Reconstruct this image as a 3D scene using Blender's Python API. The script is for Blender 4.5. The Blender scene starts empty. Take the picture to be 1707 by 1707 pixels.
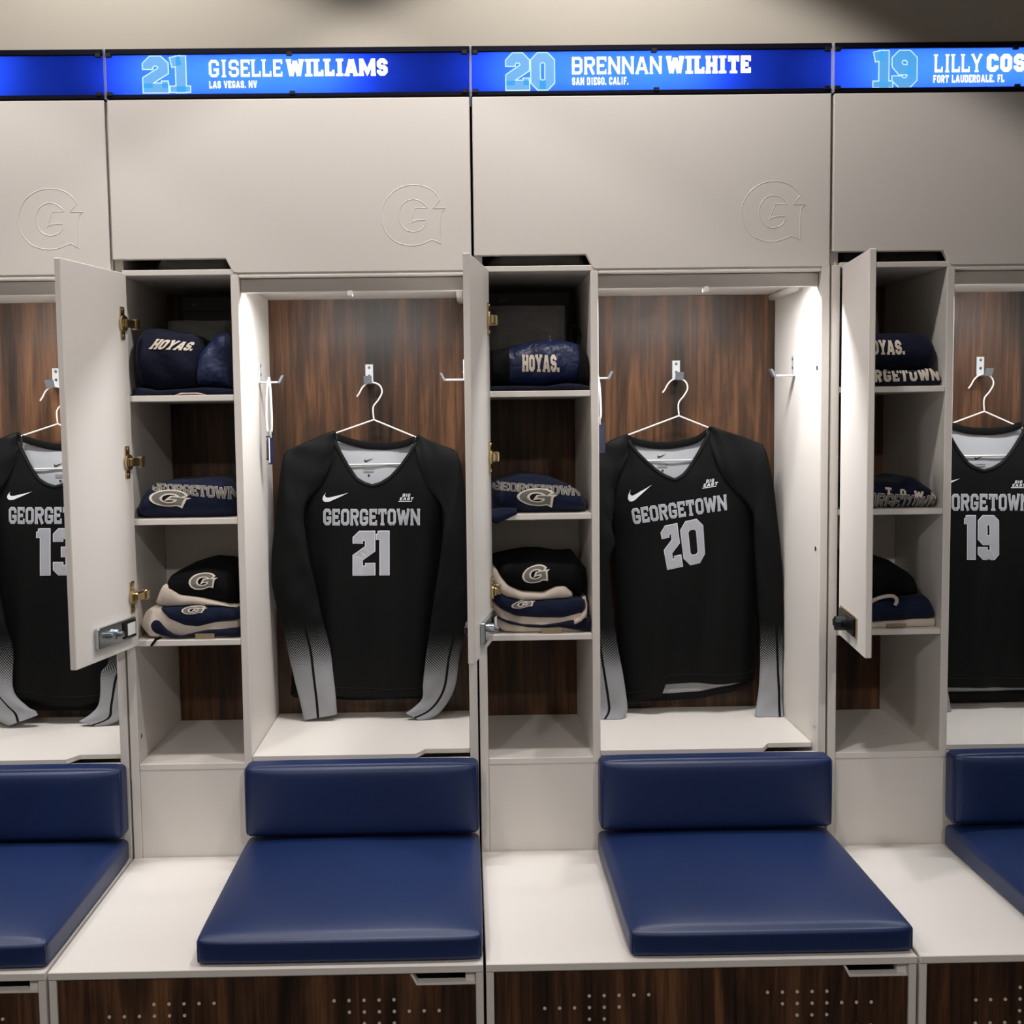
import bpy, bmesh, math, random
from mathutils import Vector, Matrix, geometry
from mathutils.bvhtree import BVHTree

scene = bpy.context.scene
COL = scene.collection
H = 0.47            # bench top above the floor
P = 0.762           # width of one locker
random.seed(7)

# ------------------------------------------------------------------ camera
cam_data = bpy.data.cameras.new('camera')
cam = bpy.data.objects.new('camera', cam_data)
COL.objects.link(cam)
_p, _y, _r = 0.0782, 0.0137, -0.013
_fw = Vector((math.sin(_y) * math.cos(_p), math.cos(_y) * math.cos(_p), -math.sin(_p)))
_rt = Vector((math.cos(_y), -math.sin(_y), 0))
_up = _rt.cross(_fw)
_R = _rt * math.cos(_r) + _up * math.sin(_r)
_U = _up * math.cos(_r) - _rt * math.sin(_r)
cam.matrix_world = Matrix(((_R.x, _U.x, -_fw.x, 0.7424), (_R.y, _U.y, -_fw.y, -2.5454), (_R.z, _U.z, -_fw.z, 0.9492 + H), (0, 0, 0, 1)))
cam_data.sensor_fit = 'HORIZONTAL'
cam_data.sensor_width = 36.0
cam_data.lens = 1977.61 / 1707 * 36.0
cam_data.shift_x = (853.5 - 805.66) / 1707
cam_data.clip_start = 0.02
scene.camera = cam

# ------------------------------------------------------------------ world, exposure
world = bpy.data.worlds.new('world')
scene.world = world
world.use_nodes = True
world.node_tree.nodes['Background'].inputs['Color'].default_value = (0.9, 0.93, 1.0, 1)
world.node_tree.nodes['Background'].inputs['Strength'].default_value = 0.0   # closed room: no sky
vs = scene.view_settings
vs.view_transform = 'Standard'
vs.look = 'None'
vs.gamma = 1.0
vs.use_curve_mapping = False
vs.exposure = 0.0
scene.cycles.max_bounces = 8
scene.cycles.diffuse_bounces = 5
scene.cycles.transparent_max_bounces = 12

# ceiling downlights, above and in front of the frame: (x, y, watts, cone degrees, colour)
CEIL = 2.32 + H
WARM = (1.0, 0.942, 0.90)
DOWNLIGHTS = [
    (1.02, -0.50, 50, 114, WARM),
    (0.04, -0.50, 42, 114, WARM),
    (-0.94, -0.50, 37, 114, WARM),
    (-0.3, -3.3, 97, 148, WARM),
    (1.6, -3.3, 97, 148, WARM),
]

# measured outlines, in metres (x, z)
DATA = {'D': {'J13': {'big': [(-0.1741, 1.2568), (-0.137, 1.2563), (-0.1377, 1.239), (-0.1747, 1.2396)],
               'num': [(-0.2831, 1.1706), (-0.1975, 1.1694), (-0.2019, 1.0587), (-0.2878, 1.06)],
               'swoosh': [(-0.3566, 1.2622), (-0.2941, 1.2613), (-0.295, 1.2398), (-0.3575, 1.2407)],
               'word': [(-0.3536, 1.2234), (-0.127, 1.2202), (-0.1284, 1.1814), (-0.3553, 1.1846)]},
       'J19': {'big': [(2.0565, 1.2548), (2.0943, 1.2543), (2.0947, 1.2369), (2.0568, 1.2374)],
               'num': [(1.9503, 1.1707), (2.0262, 1.1696), (2.0284, 1.0637), (1.9523, 1.0648)],
               'swoosh': [(1.8701, 1.2632), (1.9348, 1.2623), (1.9352, 1.2391), (1.8704, 1.24)],
               'word': [(1.8707, 1.2241), (2.1039, 1.2208), (2.1048, 1.1816), (1.8714, 1.1849)]},
       'J20': {'big': [(1.3076, 1.2651), (1.3481, 1.2703), (1.3496, 1.2515), (1.3091, 1.2463)],
               'num': [(1.2077, 1.1536), (1.3092, 1.1739), (1.3166, 1.0691), (1.225, 1.0515)],
               'swoosh': [(1.1284, 1.2445), (1.1877, 1.2567), (1.1905, 1.2306), (1.1312, 1.2141)],
               'word': [(1.1384, 1.1981), (1.3667, 1.2296), (1.3693, 1.1934), (1.1446, 1.1618)]},
       'J21': {'big': [(0.5782, 1.2435), (0.6156, 1.2429), (0.6153, 1.2242), (0.5779, 1.2247)],
               'num': [(0.4686, 1.1541), (0.5535, 1.1528), (0.5515, 1.0475), (0.4664, 1.0488)],
               'swoosh': [(0.3955, 1.2489), (0.4586, 1.248), (0.4581, 1.2244), (0.395, 1.2253)],
               'word': [(0.3972, 1.2085), (0.6284, 1.2053), (0.6278, 1.167), (0.3963, 1.1703)]}},
 'G': {'u1_bag': ([(0.0676, 1.6507), (0.1, 1.6517), (0.154, 1.6497), (0.2162, 1.6503)], [(0.0627, 1.5079), (0.136, 1.507), (0.2119, 1.506)]),
       'u1_black': ([(0.0735, 1.0513), (0.0851, 1.0829), (0.1064, 1.0958), (0.1382, 1.1059), (0.1619, 1.1109), (0.1972, 1.1077), (0.2401, 1.0952)],
                    [(0.0729, 1.0327), (0.1095, 1.0281), (0.1619, 1.026), (0.2377, 1.0129)]),
       'u1_black_trim': ([(0.0609, 1.0297), (0.0696, 1.0534), (0.0807, 1.0704), (0.0988, 1.0662), (0.1152, 1.0474), (0.1504, 1.0416), (0.1894, 1.0317), (0.2388, 1.0177)],
                         [(0.0609, 1.027), (0.0971, 1.0145), (0.1496, 1.015), (0.1889, 1.0144), (0.2386, 1.011)]),
       'u1_bundle': ([(0.0282, 1.5752), (0.0345, 1.6072), (0.0505, 1.6249), (0.0852, 1.6245), (0.1197, 1.6177), (0.1555, 1.6108), (0.1744, 1.5978), (0.1812, 1.5669)],
                     [(0.0252, 1.4917), (0.0482, 1.4849), (0.0998, 1.483), (0.1514, 1.4823), (0.1792, 1.5026)]),
       'u1_navy': ([(0.0741, 1.0194), (0.1002, 1.0204), (0.1525, 1.0222), (0.2046, 1.0201), (0.2449, 1.0142)],
                   [(0.0739, 1.0142), (0.0929, 0.9954), (0.125, 0.979), (0.151, 0.9759), (0.1905, 0.9846), (0.2167, 0.9881), (0.2442, 0.9904)]),
       'u1_navy_low': ([(0.0422, 0.9872), (0.0556, 0.9949), (0.0711, 0.9934), (0.0836, 0.9747), (0.1014, 0.9612), (0.1182, 0.9582), (0.1511, 0.9657), (0.1905, 0.973),
                        (0.2441, 0.9722)],
                       [(0.042, 0.9806), (0.0545, 0.9659), (0.0726, 0.959), (0.0985, 0.9546), (0.1508, 0.9551), (0.2436, 0.9536)]),
       'u1_navy_white': ([(0.0266, 0.9819), (0.0327, 1.0057), (0.0488, 1.0187), (0.0698, 1.021), (0.1113, 1.0124), (0.1635, 1.0063), (0.2028, 1.0057), (0.242, 1.0025)],
                         [(0.0263, 0.9753), (0.044, 0.9551), (0.0962, 0.9503), (0.1486, 0.9495), (0.2404, 0.9494)]),
       'u1_side': ([(0.1614, 1.5419), (0.1726, 1.5701), (0.1915, 1.5931), (0.2152, 1.6083), (0.2334, 1.6106), (0.2422, 1.6028)],
                   [(0.1602, 1.5031), (0.1817, 1.4873), (0.2141, 1.4843), (0.2388, 1.4866)]),
       'u1_tee': ([(0.0228, 1.2427), (0.0365, 1.2634), (0.0581, 1.2865), (0.0882, 1.2952), (0.1336, 1.2959), (0.1791, 1.2992), (0.2142, 1.2987), (0.245, 1.2866)],
                  [(0.0218, 1.2152), (0.118, 1.2139), (0.2428, 1.2134)]),
       'u1_under': ([(0.0294, 1.4938), (0.0475, 1.4961), (0.0806, 1.4893), (0.1295, 1.4913), (0.1809, 1.4945), (0.2259, 1.4926), (0.245, 1.4885)],
                    [(0.0289, 1.4797), (0.129, 1.4784), (0.2447, 1.4783)]),
       'u2_bag': ([(0.7941, 1.6735), (0.8456, 1.6756), (0.9134, 1.6748), (0.973, 1.6742)], [(0.7922, 1.5255), (0.8847, 1.5244), (0.9719, 1.5233)]),
       'u2_black': ([(0.798, 1.1041), (0.8112, 1.1079), (0.835, 1.1129), (0.8747, 1.1189), (0.9077, 1.1185), (0.9472, 1.1112), (0.9868, 1.1133), (0.9986, 1.0852)],
                    [(0.7976, 1.0749), (0.8212, 1.0546), (0.8606, 1.038), (0.9069, 1.0347), (0.9401, 1.0435), (0.9664, 1.0324), (0.9981, 1.0186)]),
       'u2_black_trim': ([(0.795, 1.0961), (0.8029, 1.096), (0.8132, 1.076), (0.8314, 1.0532), (0.8602, 1.0408), (0.9063, 1.0375), (0.9341, 1.0517), (0.9552, 1.0527),
                          (0.9709, 1.0365)],
                         [(0.7946, 1.063), (0.8101, 1.0363), (0.8336, 1.02), (0.8731, 1.0167), (0.9127, 1.0188), (0.9391, 1.0264), (0.9589, 1.0207), (0.9708, 1.0259)]),
       'u2_bundle': ([(0.7971, 1.5672), (0.8205, 1.5695), (0.84, 1.5718), (0.8791, 1.5829), (0.9246, 1.5888), (0.9635, 1.5871), (0.9895, 1.579), (1.0036, 1.5569),
                      (1.01, 1.531)],
                     [(0.796, 1.4819), (0.839, 1.4814), (0.9041, 1.4832), (0.9693, 1.4862), (1.0098, 1.5026)]),
       'u2_navy': ([(0.7944, 1.0502), (0.8205, 1.0313), (0.8599, 1.0227), (0.906, 1.0233), (0.9389, 1.0242), (0.9719, 1.0263), (0.9982, 1.0206)],
                   [(0.7941, 1.0237), (0.8136, 1.0075), (0.8464, 0.9924), (0.899, 0.9876), (0.9518, 0.9854), (0.998, 0.994)]),
       'u2_navy_low': ([(0.7937, 0.9978), (0.8198, 0.9828), (0.8591, 0.9716), (0.9052, 0.9695), (0.9382, 0.973), (0.9672, 0.9792), (1.0107, 0.9812)],
                       [(0.7936, 0.9898), (0.8328, 0.972), (0.8722, 0.9647), (0.9117, 0.9628), (0.9381, 0.965), (0.971, 0.9578), (1.0105, 0.9519)]),
       'u2_navy_white': ([(0.7942, 1.0284), (0.8177, 1.0068), (0.8465, 0.9904), (0.8993, 0.9855), (0.9455, 0.9875), (0.9721, 1.0071), (1.0026, 1.0266)],
                         [(0.7935, 0.9699), (0.8197, 0.9534), (0.8593, 0.9502), (0.9254, 0.9505), (1.0021, 0.9506)]),
       'u2_ribbon': ([(0.9721, 0.9785), (0.984, 0.9849), (0.9973, 1.002), (1.0013, 1.0191)], [(0.972, 0.9692), (0.9879, 0.9769), (1.0038, 0.9926), (1.0078, 1.0111)]),
       'u2_tee': ([(0.796, 1.279), (0.817, 1.2865), (0.8576, 1.2978), (0.8955, 1.2959), (0.9282, 1.2889), (0.9608, 1.2754), (0.9908, 1.258), (1.0064, 1.2315)],
                  [(0.7952, 1.2135), (0.8489, 1.2127), (0.9275, 1.2129), (1.0063, 1.2144)]),
       'u2_under': ([(0.7958, 1.4893), (0.8515, 1.4899), (0.9162, 1.4878), (0.9551, 1.4937), (0.9875, 1.492), (1.0082, 1.4866)],
                    [(0.7957, 1.4803), (0.9032, 1.4802), (1.0081, 1.4802)]),
       'u3_bag': ([(1.5912, 1.6509), (1.6486, 1.6529), (1.7032, 1.6549)], [(1.5923, 1.5428), (1.6499, 1.542), (1.6856, 1.5416)]),
       'u3_black': ([(1.5598, 1.0896), (1.605, 1.1023), (1.645, 1.1031), (1.6784, 1.0959), (1.6986, 1.0822), (1.7229, 1.0672), (1.7367, 1.0402), (1.745, 1.0172)],
                    [(1.5606, 1.0093), (1.6329, 1.0001), (1.6998, 1.0018), (1.7452, 1.0092)]),
       'u3_navy': ([(1.5548, 1.0109), (1.6161, 1.0073), (1.6959, 1.0141), (1.7451, 1.0214), (1.76, 1.0105), (1.771, 0.9875), (1.7767, 0.97)],
                   [(1.5553, 0.9654), (1.63, 0.9615), (1.7234, 0.9628), (1.7767, 0.9673)]),
       'u3_roll': ([(1.5599, 1.587), (1.5992, 1.5944), (1.6649, 1.5949), (1.7306, 1.5941), (1.7557, 1.5873), (1.7678, 1.5703), (1.7735, 1.5481)],
                   [(1.5606, 1.5182), (1.6265, 1.5135), (1.7187, 1.5123), (1.7582, 1.517), (1.7737, 1.5351)]),
       'u3_shirt': ([(1.5517, 1.5136), (1.6066, 1.5142), (1.685, 1.5119), (1.7504, 1.515), (1.7662, 1.5083), (1.7757, 1.4888)],
                    [(1.5521, 1.4799), (1.6593, 1.4799), (1.7758, 1.481)]),
       'u3_tee': ([(1.5533, 1.2659), (1.598, 1.2758), (1.6507, 1.2738), (1.6903, 1.2733), (1.714, 1.2821), (1.7232, 1.2807), (1.7433, 1.2646), (1.7673, 1.2498),
                   (1.7796, 1.2286)],
                  [(1.5538, 1.212), (1.6648, 1.2117), (1.7798, 1.2141)]),
       'u3_white': ([(1.5537, 0.9663), (1.6283, 0.9624), (1.7214, 0.969), (1.7694, 0.9683)], [(1.5539, 0.9502), (1.6551, 0.95), (1.7217, 0.9516), (1.771, 0.9508)])},
 'IN': {'J13': ((-0.2447, 1.3208), (-0.2414, 1.2947), (-0.2419, 1.2831)),
        'J19': ((1.9978, 1.308), (2.0011, 1.2904), (2.0016, 1.2699)),
        'J20': ((1.2195, 1.3228), (1.221, 1.2995), (1.221, 1.2878)),
        'J21': ((0.5052, 1.3223), (0.5047, 1.2976), (0.5045, 1.286))},
 'J13': {'backhem': [(0, 0.7317), (0.4, 0.7169), (0.8, 0.7169), (1, 0.7228)],
         'body': [(-0.4624, 0.7645, -0.0649, 0.7579), (-0.4372, 0.9985, -0.0694, 0.9929), (-0.4191, 1.1432, -0.0757, 1.1383), (-0.407, 1.2209, -0.0757, 1.2162),
                  (-0.3788, 1.2765, -0.0965, 1.2726), (-0.3543, 1.3149, -0.1179, 1.3117), (-0.3354, 1.3575, -0.1277, 1.3547), (-0.3264, 1.4002, -0.1303, 1.3976)],
         'collar': [(-0.3224, 1.3944), (-0.2944, 1.3841), (-0.2621, 1.3751), (-0.2309, 1.3718), (-0.1982, 1.3714), (-0.1639, 1.3766), (-0.1364, 1.3863)],
         'hem': [(0, 0.7553), (0.36, 0.7523), (0.4, 0.7405), (0.6, 0.7376), (1, 0.7435)],
         'neckL': [(-0.3235, 1.4016), (-0.3204, 1.3744), (-0.3101, 1.35), (-0.2943, 1.3198), (-0.2756, 1.2909), (-0.2561, 1.2791), (-0.241, 1.2746)],
         'neckR': [(-0.1315, 1.3893), (-0.1399, 1.3692), (-0.1521, 1.3493), (-0.1732, 1.321), (-0.1985, 1.2941), (-0.2218, 1.2801), (-0.241, 1.2746)],
         'sl': [(-0.3308, 1.403, -0.3252, 1.3685, 0.312), (-0.3519, 1.3948, -0.3379, 1.326, 0.303), (-0.3862, 1.3796, -0.3609, 1.2778, 0.298),
                (-0.4228, 1.3632, -0.3915, 1.2414, 0.292), (-0.4412, 1.3493, -0.4011, 1.2046, 0.287), (-0.4516, 1.3027, -0.3973, 1.159, 0.283),
                (-0.4663, 1.2032, -0.389, 1.096, 0.28), (-0.4819, 1.0745, -0.3784, 1.0369, 0.279), (-0.4768, 1.0023, -0.3694, 0.9833, 0.279),
                (-0.4597, 0.9293, -0.361, 0.9336, 0.281), (-0.4531, 0.8701, -0.3525, 0.8757, 0.286), (-0.4475, 0.8106, -0.3581, 0.7828, 0.29),
                (-0.4432, 0.7597, -0.3246, 0.7415, 0.288), (-0.4162, 0.7224, -0.3063, 0.7309, 0.288), (-0.3707, 0.6979, -0.2992, 0.7218, 0.283)],
         'sr': [(-0.1425, 1.3618, -0.1314, 1.3917, 0.312), (-0.1288, 1.3117, -0.1077, 1.3801, 0.303), (-0.1105, 1.2658, -0.074, 1.3655, 0.298),
                (-0.0801, 1.2284, -0.0414, 1.3538, 0.292), (-0.07, 1.1942, -0.028, 1.3338, 0.287), (-0.0731, 1.1544, -0.0199, 1.2896, 0.283),
                (-0.0817, 1.0901, -0.0139, 1.194, 0.28), (-0.0955, 1.0182, -0.0124, 1.0675, 0.279), (-0.1048, 0.9675, -0.0154, 0.9879, 0.28),
                (-0.1125, 0.9239, -0.0265, 0.9226, 0.281), (-0.1263, 0.8463, -0.0439, 0.8596, 0.284), (-0.1463, 0.8204, -0.0772, 0.8193, 0.29),
                (-0.1525, 0.7495, -0.0949, 0.7456, 0.292), (-0.1747, 0.7209, -0.1029, 0.7079, 0.29), (-0.2003, 0.7058, -0.1432, 0.6886, 0.287)]},
 'J19': {'backhem': [(0, 0.7075), (0.4, 0.706), (0.8, 0.7075), (1, 0.7105)],
         'body': [(1.7978, 0.7675, 2.2043, 0.7609), (1.809, 1.004, 2.1849, 0.9984), (1.8184, 1.1503, 2.1695, 1.1452), (1.826, 1.2287, 2.1646, 1.224),
                  (1.8513, 1.2849, 2.1399, 1.281), (1.8739, 1.3237, 2.1156, 1.3204), (1.8906, 1.3667, 2.1029, 1.3639), (1.8971, 1.4098, 2.0976, 1.4073)],
         'collar': [(1.9016, 1.404), (1.9308, 1.3936), (1.9644, 1.3845), (1.9964, 1.3812), (2.0298, 1.3808), (2.0646, 1.3861), (2.092, 1.3958)],
         'hem': [(0, 0.7493), (0.3, 0.7493), (0.6, 0.7463), (1, 0.7433)],
         'neckL': [(1.9, 1.4112), (1.9048, 1.3838), (1.9169, 1.3592), (1.9349, 1.3286), (1.9558, 1.2994), (1.9764, 1.2876), (1.9921, 1.283)],
         'neckR': [(2.0969, 1.3989), (2.0895, 1.3785), (2.0783, 1.3585), (2.0586, 1.3299), (2.0344, 1.3027), (2.0114, 1.2885), (1.9921, 1.283)],
         'sl': [(1.9019, 1.4127, 1.9098, 1.3779, 0.312), (1.8737, 1.4044, 1.8924, 1.3349, 0.303), (1.8358, 1.3891, 1.8679, 1.2862, 0.298),
                (1.7947, 1.3724, 1.8342, 1.2494, 0.292), (1.7728, 1.3584, 1.8228, 1.2122, 0.287), (1.7735, 1.3111, 1.8263, 1.1661, 0.283),
                (1.7622, 1.2106, 1.8363, 1.1025, 0.28), (1.7535, 1.0806, 1.85, 1.0428, 0.279), (1.7633, 1.0076, 1.8625, 0.9886, 0.279),
                (1.7869, 0.9339, 1.8758, 0.9384, 0.281), (1.8013, 0.874, 1.892, 0.8799, 0.286), (1.8179, 0.7986, 1.9031, 0.8047, 0.292),
                (1.8299, 0.7386, 1.9108, 0.7432, 0.294), (1.8402, 0.6883, 1.9198, 0.6899, 0.292)],
         'sr': [(2.0968, 1.3711, 2.1063, 1.4014, 0.312), (2.1068, 1.3205, 2.1241, 1.3896, 0.303), (2.1245, 1.274, 2.1555, 1.3748, 0.298),
                (2.1531, 1.2363, 2.1848, 1.363, 0.292), (2.1616, 1.2017, 2.1958, 1.3428, 0.287), (2.1577, 1.1614, 2.2036, 1.2981, 0.283),
                (2.1505, 1.0965, 2.2133, 1.2015, 0.28), (2.1402, 1.0239, 2.222, 1.0737, 0.279), (2.1346, 0.9727, 2.2247, 0.9932, 0.28),
                (2.1303, 0.9286, 2.2182, 0.9272, 0.281), (2.1234, 0.8501, 2.2067, 0.8636, 0.284), (2.1255, 0.7797, 2.2079, 0.7814, 0.288),
                (2.1262, 0.7287, 2.2102, 0.7333, 0.29), (2.1269, 0.679, 2.2094, 0.6866, 0.286)]},
 'J20': {'backhem': [(0, 0.7159), (0.3, 0.7174), (0.6, 0.7219), (0.85, 0.7367), (1, 0.7515)],
         'body': [(1.1186, 0.7563, 1.446, 0.7509), (1.1049, 0.9779, 1.4522, 0.9727), (1.0938, 1.1242, 1.4514, 1.1191), (1.0884, 1.2028, 1.4481, 1.1977),
                  (1.1061, 1.2691, 1.41, 1.2649), (1.1207, 1.3121, 1.3736, 1.3087), (1.128, 1.3552, 1.346, 1.3523), (1.1296, 1.3897, 1.3315, 1.387)],
         'collar': [(1.1353, 1.3752), (1.1569, 1.3663), (1.193, 1.3587), (1.229, 1.3568), (1.2651, 1.3606), (1.3012, 1.3702), (1.3243, 1.3871)],
         'hem': [(0, 0.7174), (0.2, 0.7308), (0.28, 0.7397), (0.31, 0.7678), (0.5, 0.7708), (0.75, 0.7663), (1, 0.7693)],
         'neckL': [(1.1324, 1.3781), (1.141, 1.3579), (1.1554, 1.3376), (1.1784, 1.3142), (1.2015, 1.2937), (1.2217, 1.2805), (1.242, 1.2715)],
         'neckR': [(1.3279, 1.3935), (1.32, 1.3728), (1.3085, 1.3499), (1.2912, 1.3214), (1.2738, 1.2956), (1.2594, 1.28), (1.242, 1.2715)],
         'sl': [(1.1312, 1.3795, 1.1354, 1.3433, 0.312), (1.1097, 1.3727, 1.121, 1.3034, 0.303), (1.0831, 1.3616, 1.1, 1.2606, 0.298),
                (1.0623, 1.3476, 1.0963, 1.2176, 0.293), (1.0472, 1.3279, 1.0925, 1.1806, 0.287), (1.0407, 1.2708, 1.089, 1.155, 0.283),
                (1.037, 1.1848, 1.0971, 1.119, 0.28), (1.0363, 1.0692, 1.0825, 1.0758, 0.28), (1.0359, 0.9819, 1.088, 0.9957, 0.281),
                (1.0356, 0.8939, 1.1008, 0.8738, 0.283), (1.0369, 0.8049, 1.1141, 0.8037, 0.287), (1.0384, 0.7451, 1.1231, 0.7437, 0.29),
                (1.035, 0.7131, 1.1256, 0.7086, 0.288), (1.0364, 0.6944, 1.1134, 0.6901, 0.274)],
         'sr': [(1.3253, 1.3596, 1.334, 1.3955, 0.312), (1.3439, 1.3061, 1.3596, 1.3852, 0.303), (1.369, 1.2569, 1.3975, 1.3718, 0.298),
                (1.4086, 1.219, 1.4397, 1.3555, 0.293), (1.4246, 1.1932, 1.4571, 1.3396, 0.287), (1.4295, 1.1703, 1.4737, 1.2706, 0.283),
                (1.4305, 1.1142, 1.4927, 1.1205, 0.28), (1.4384, 0.9905, 1.5022, 0.9895, 0.28), (1.4449, 0.9025, 1.5089, 0.9045, 0.281),
                (1.4472, 0.8301, 1.5128, 0.8423, 0.283), (1.4457, 0.7599, 1.5174, 0.7587, 0.287), (1.4393, 0.7177, 1.5184, 0.709, 0.284),
                (1.4321, 0.6942, 1.5168, 0.6795, 0.272)]},
 'J21': {'backhem': [(0, 0.7426), (0.4, 0.7308), (0.8, 0.7337), (1, 0.7426)],
         'body': [(0.3038, 0.7548, 0.7045, 0.7482), (0.3243, 0.9898, 0.6949, 0.9842), (0.3395, 1.1352, 0.6856, 1.1301), (0.3501, 1.2131, 0.6839, 1.2084),
                  (0.3773, 1.269, 0.6618, 1.2651), (0.4012, 1.3075, 0.6394, 1.3043), (0.4194, 1.3503, 0.6287, 1.3475), (0.4275, 1.3931, 0.6251, 1.3905)],
         'collar': [(0.4317, 1.3874), (0.4601, 1.377), (0.4928, 1.3679), (0.5243, 1.3647), (0.5572, 1.3642), (0.5918, 1.3695), (0.6192, 1.3792)],
         'hem': [(0, 0.75), (0.3, 0.7515), (0.6, 0.7441), (1, 0.7486)],
         'neckL': [(0.4304, 1.3945), (0.4341, 1.3673), (0.445, 1.3428), (0.4615, 1.3124), (0.481, 1.2834), (0.5009, 1.2716), (0.5161, 1.2671)],
         'neckR': [(0.6241, 1.3822), (0.616, 1.362), (0.6042, 1.3421), (0.5836, 1.3136), (0.5586, 1.2866), (0.5354, 1.2726), (0.5161, 1.2671)],
         'sl': [(0.4262, 1.3959, 0.4326, 1.3613, 0.312), (0.4027, 1.3877, 0.4183, 1.3186, 0.303), (0.3672, 1.3725, 0.3948, 1.2703, 0.298),
                (0.329, 1.356, 0.3632, 1.2337, 0.292), (0.3095, 1.3421, 0.3529, 1.1968, 0.287), (0.2989, 1.2953, 0.3566, 1.151, 0.283),
                (0.2853, 1.1955, 0.3655, 1.0878, 0.28), (0.272, 1.0662, 0.3771, 1.0285, 0.279), (0.2787, 0.9937, 0.3873, 0.9746, 0.279),
                (0.298, 0.9204, 0.3974, 0.9247, 0.281), (0.3072, 0.8609, 0.4084, 0.8666, 0.286), (0.3178, 0.8007, 0.4135, 0.8021, 0.292),
                (0.329, 0.748, 0.4177, 0.7509, 0.296), (0.3388, 0.6964, 0.4192, 0.7084, 0.3)],
         'sr': [(0.6168, 1.3545, 0.6274, 1.3846, 0.312), (0.6293, 1.3043, 0.6491, 1.373, 0.303), (0.6474, 1.2582, 0.682, 1.3583, 0.298),
                (0.6771, 1.2207, 0.7135, 1.3466, 0.292), (0.6867, 1.1863, 0.7261, 1.3265, 0.287), (0.6833, 1.1463, 0.7341, 1.2822, 0.283),
                (0.6752, 1.0818, 0.7413, 1.1861, 0.28), (0.6625, 1.0097, 0.7453, 1.0592, 0.279), (0.6545, 0.9588, 0.7442, 0.9792, 0.28),
                (0.648, 0.9149, 0.7346, 0.9136, 0.281), (0.6365, 0.837, 0.7192, 0.8503, 0.284), (0.6295, 0.7814, 0.7094, 0.7801, 0.29),
                (0.6271, 0.7441, 0.6912, 0.7371, 0.298), (0.6077, 0.7231, 0.6644, 0.7044, 0.3), (0.5873, 0.7099, 0.6306, 0.6869, 0.295)]},
 'S': {1: {'a': ('GISELLE', 0.2164, 0.3696),
           'b': ('WILLIAMS', 0.3784, 0.5894),
           'c': ('LAS VEGAS, NV', 0.2164, 0.316),
           'cz': (2.1152, 2.1304),
           'nb': (0.0796, 0.1716, 2.1079, 2.1809),
           'num': '21',
           'nz': (2.138, 2.1733)},
       2: {'a': ('BRENNAN', 0.9752, 1.1638),
           'b': ('WILHITE', 1.1738, 1.3515),
           'c': ('SAN DIEGO, CALIF.', 0.9752, 1.0933),
           'cz': (2.1151, 2.131),
           'nb': (0.8372, 0.9376, 2.1066, 2.1811),
           'num': '20',
           'nz': (2.1367, 2.1728)},
       3: {'a': ('LILLY', 1.7395, 1.8396),
           'b': ('COS', 1.8498, 1.9323),
           'c': ('FORT LAUDERDALE, FL', 1.737, 1.8878),
           'cz': (2.113, 2.129),
           'nb': (1.6104, 1.7015, 2.1046, 2.1794),
           'num': '19',
           'nz': (2.1344, 2.1713)}},
 'T': {'u1_blackG': [(0.1377, 1.0901), (0.1981, 1.0931), (0.1919, 1.0627), (0.1393, 1.0569)],
       'u1_hoyas': [(0.0805, 1.5989), (0.1665, 1.5902), (0.1607, 1.5723), (0.072, 1.5772)],
       'u1_navyG': [(0.1206, 1.0197), (0.1781, 1.0215), (0.1673, 1.0084), (0.1254, 1.0051)],
       'u1_teeG': [(0.0707, 1.2772), (0.1509, 1.2696), (0.133, 1.2372), (0.0541, 1.2474)],
       'u1_teeword': [(0.0582, 1.2891), (0.2447, 1.2787), (0.244, 1.2526), (0.0654, 1.2734)],
       'u2_blackG': [(0.8612, 1.0926), (0.9168, 1.1024), (0.9191, 1.0678), (0.8635, 1.0593)],
       'u2_hoyas': [(0.8658, 1.5554), (0.9438, 1.5544), (0.9448, 1.5189), (0.8654, 1.5205)],
       'u2_navyG': [(0.836, 1.0194), (0.8887, 1.0252), (0.8833, 1.012), (0.8385, 1.0061)],
       'u2_teeG': [(0.8494, 1.2652), (0.9358, 1.2679), (0.9303, 1.2286), (0.857, 1.2362)],
       'u2_teeword': [(0.8, 1.2829), (0.9909, 1.2684), (0.9881, 1.2501), (0.7998, 1.2658)],
       'u3_hoyas': [(1.6073, 1.5774), (1.6888, 1.5764), (1.6919, 1.5465), (1.6076, 1.5475)],
       'u3_teesmall': [(1.6509, 1.2593), (1.7647, 1.2459), (1.7649, 1.2327), (1.6511, 1.2462)],
       'u3_teeword': [(1.5851, 1.2497), (1.7662, 1.2393), (1.7626, 1.213), (1.5855, 1.2155)],
       'u3_word': [(1.5674, 1.5121), (1.7609, 1.5136), (1.7665, 1.4902), (1.5677, 1.4875)]}}
D = DATA
# ------------------------------------------------------------------ helpers
def empty(name, loc, label=None, cat=None, group=None):
    o = bpy.data.objects.new(name, None)
    o.empty_display_size = 0.05
    o.location = loc
    COL.objects.link(o)
    o['org'] = list(loc)
    return tag(o, label, cat, group)

def tag(o, label=None, cat=None, group=None, kind=None):
    if label: o['label'] = label
    if cat: o['category'] = cat
    if group: o['group'] = group
    if kind: o['kind'] = kind
    return o

def origin_of(o):
    while o.parent: o = o.parent
    return Vector(o.location)

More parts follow.
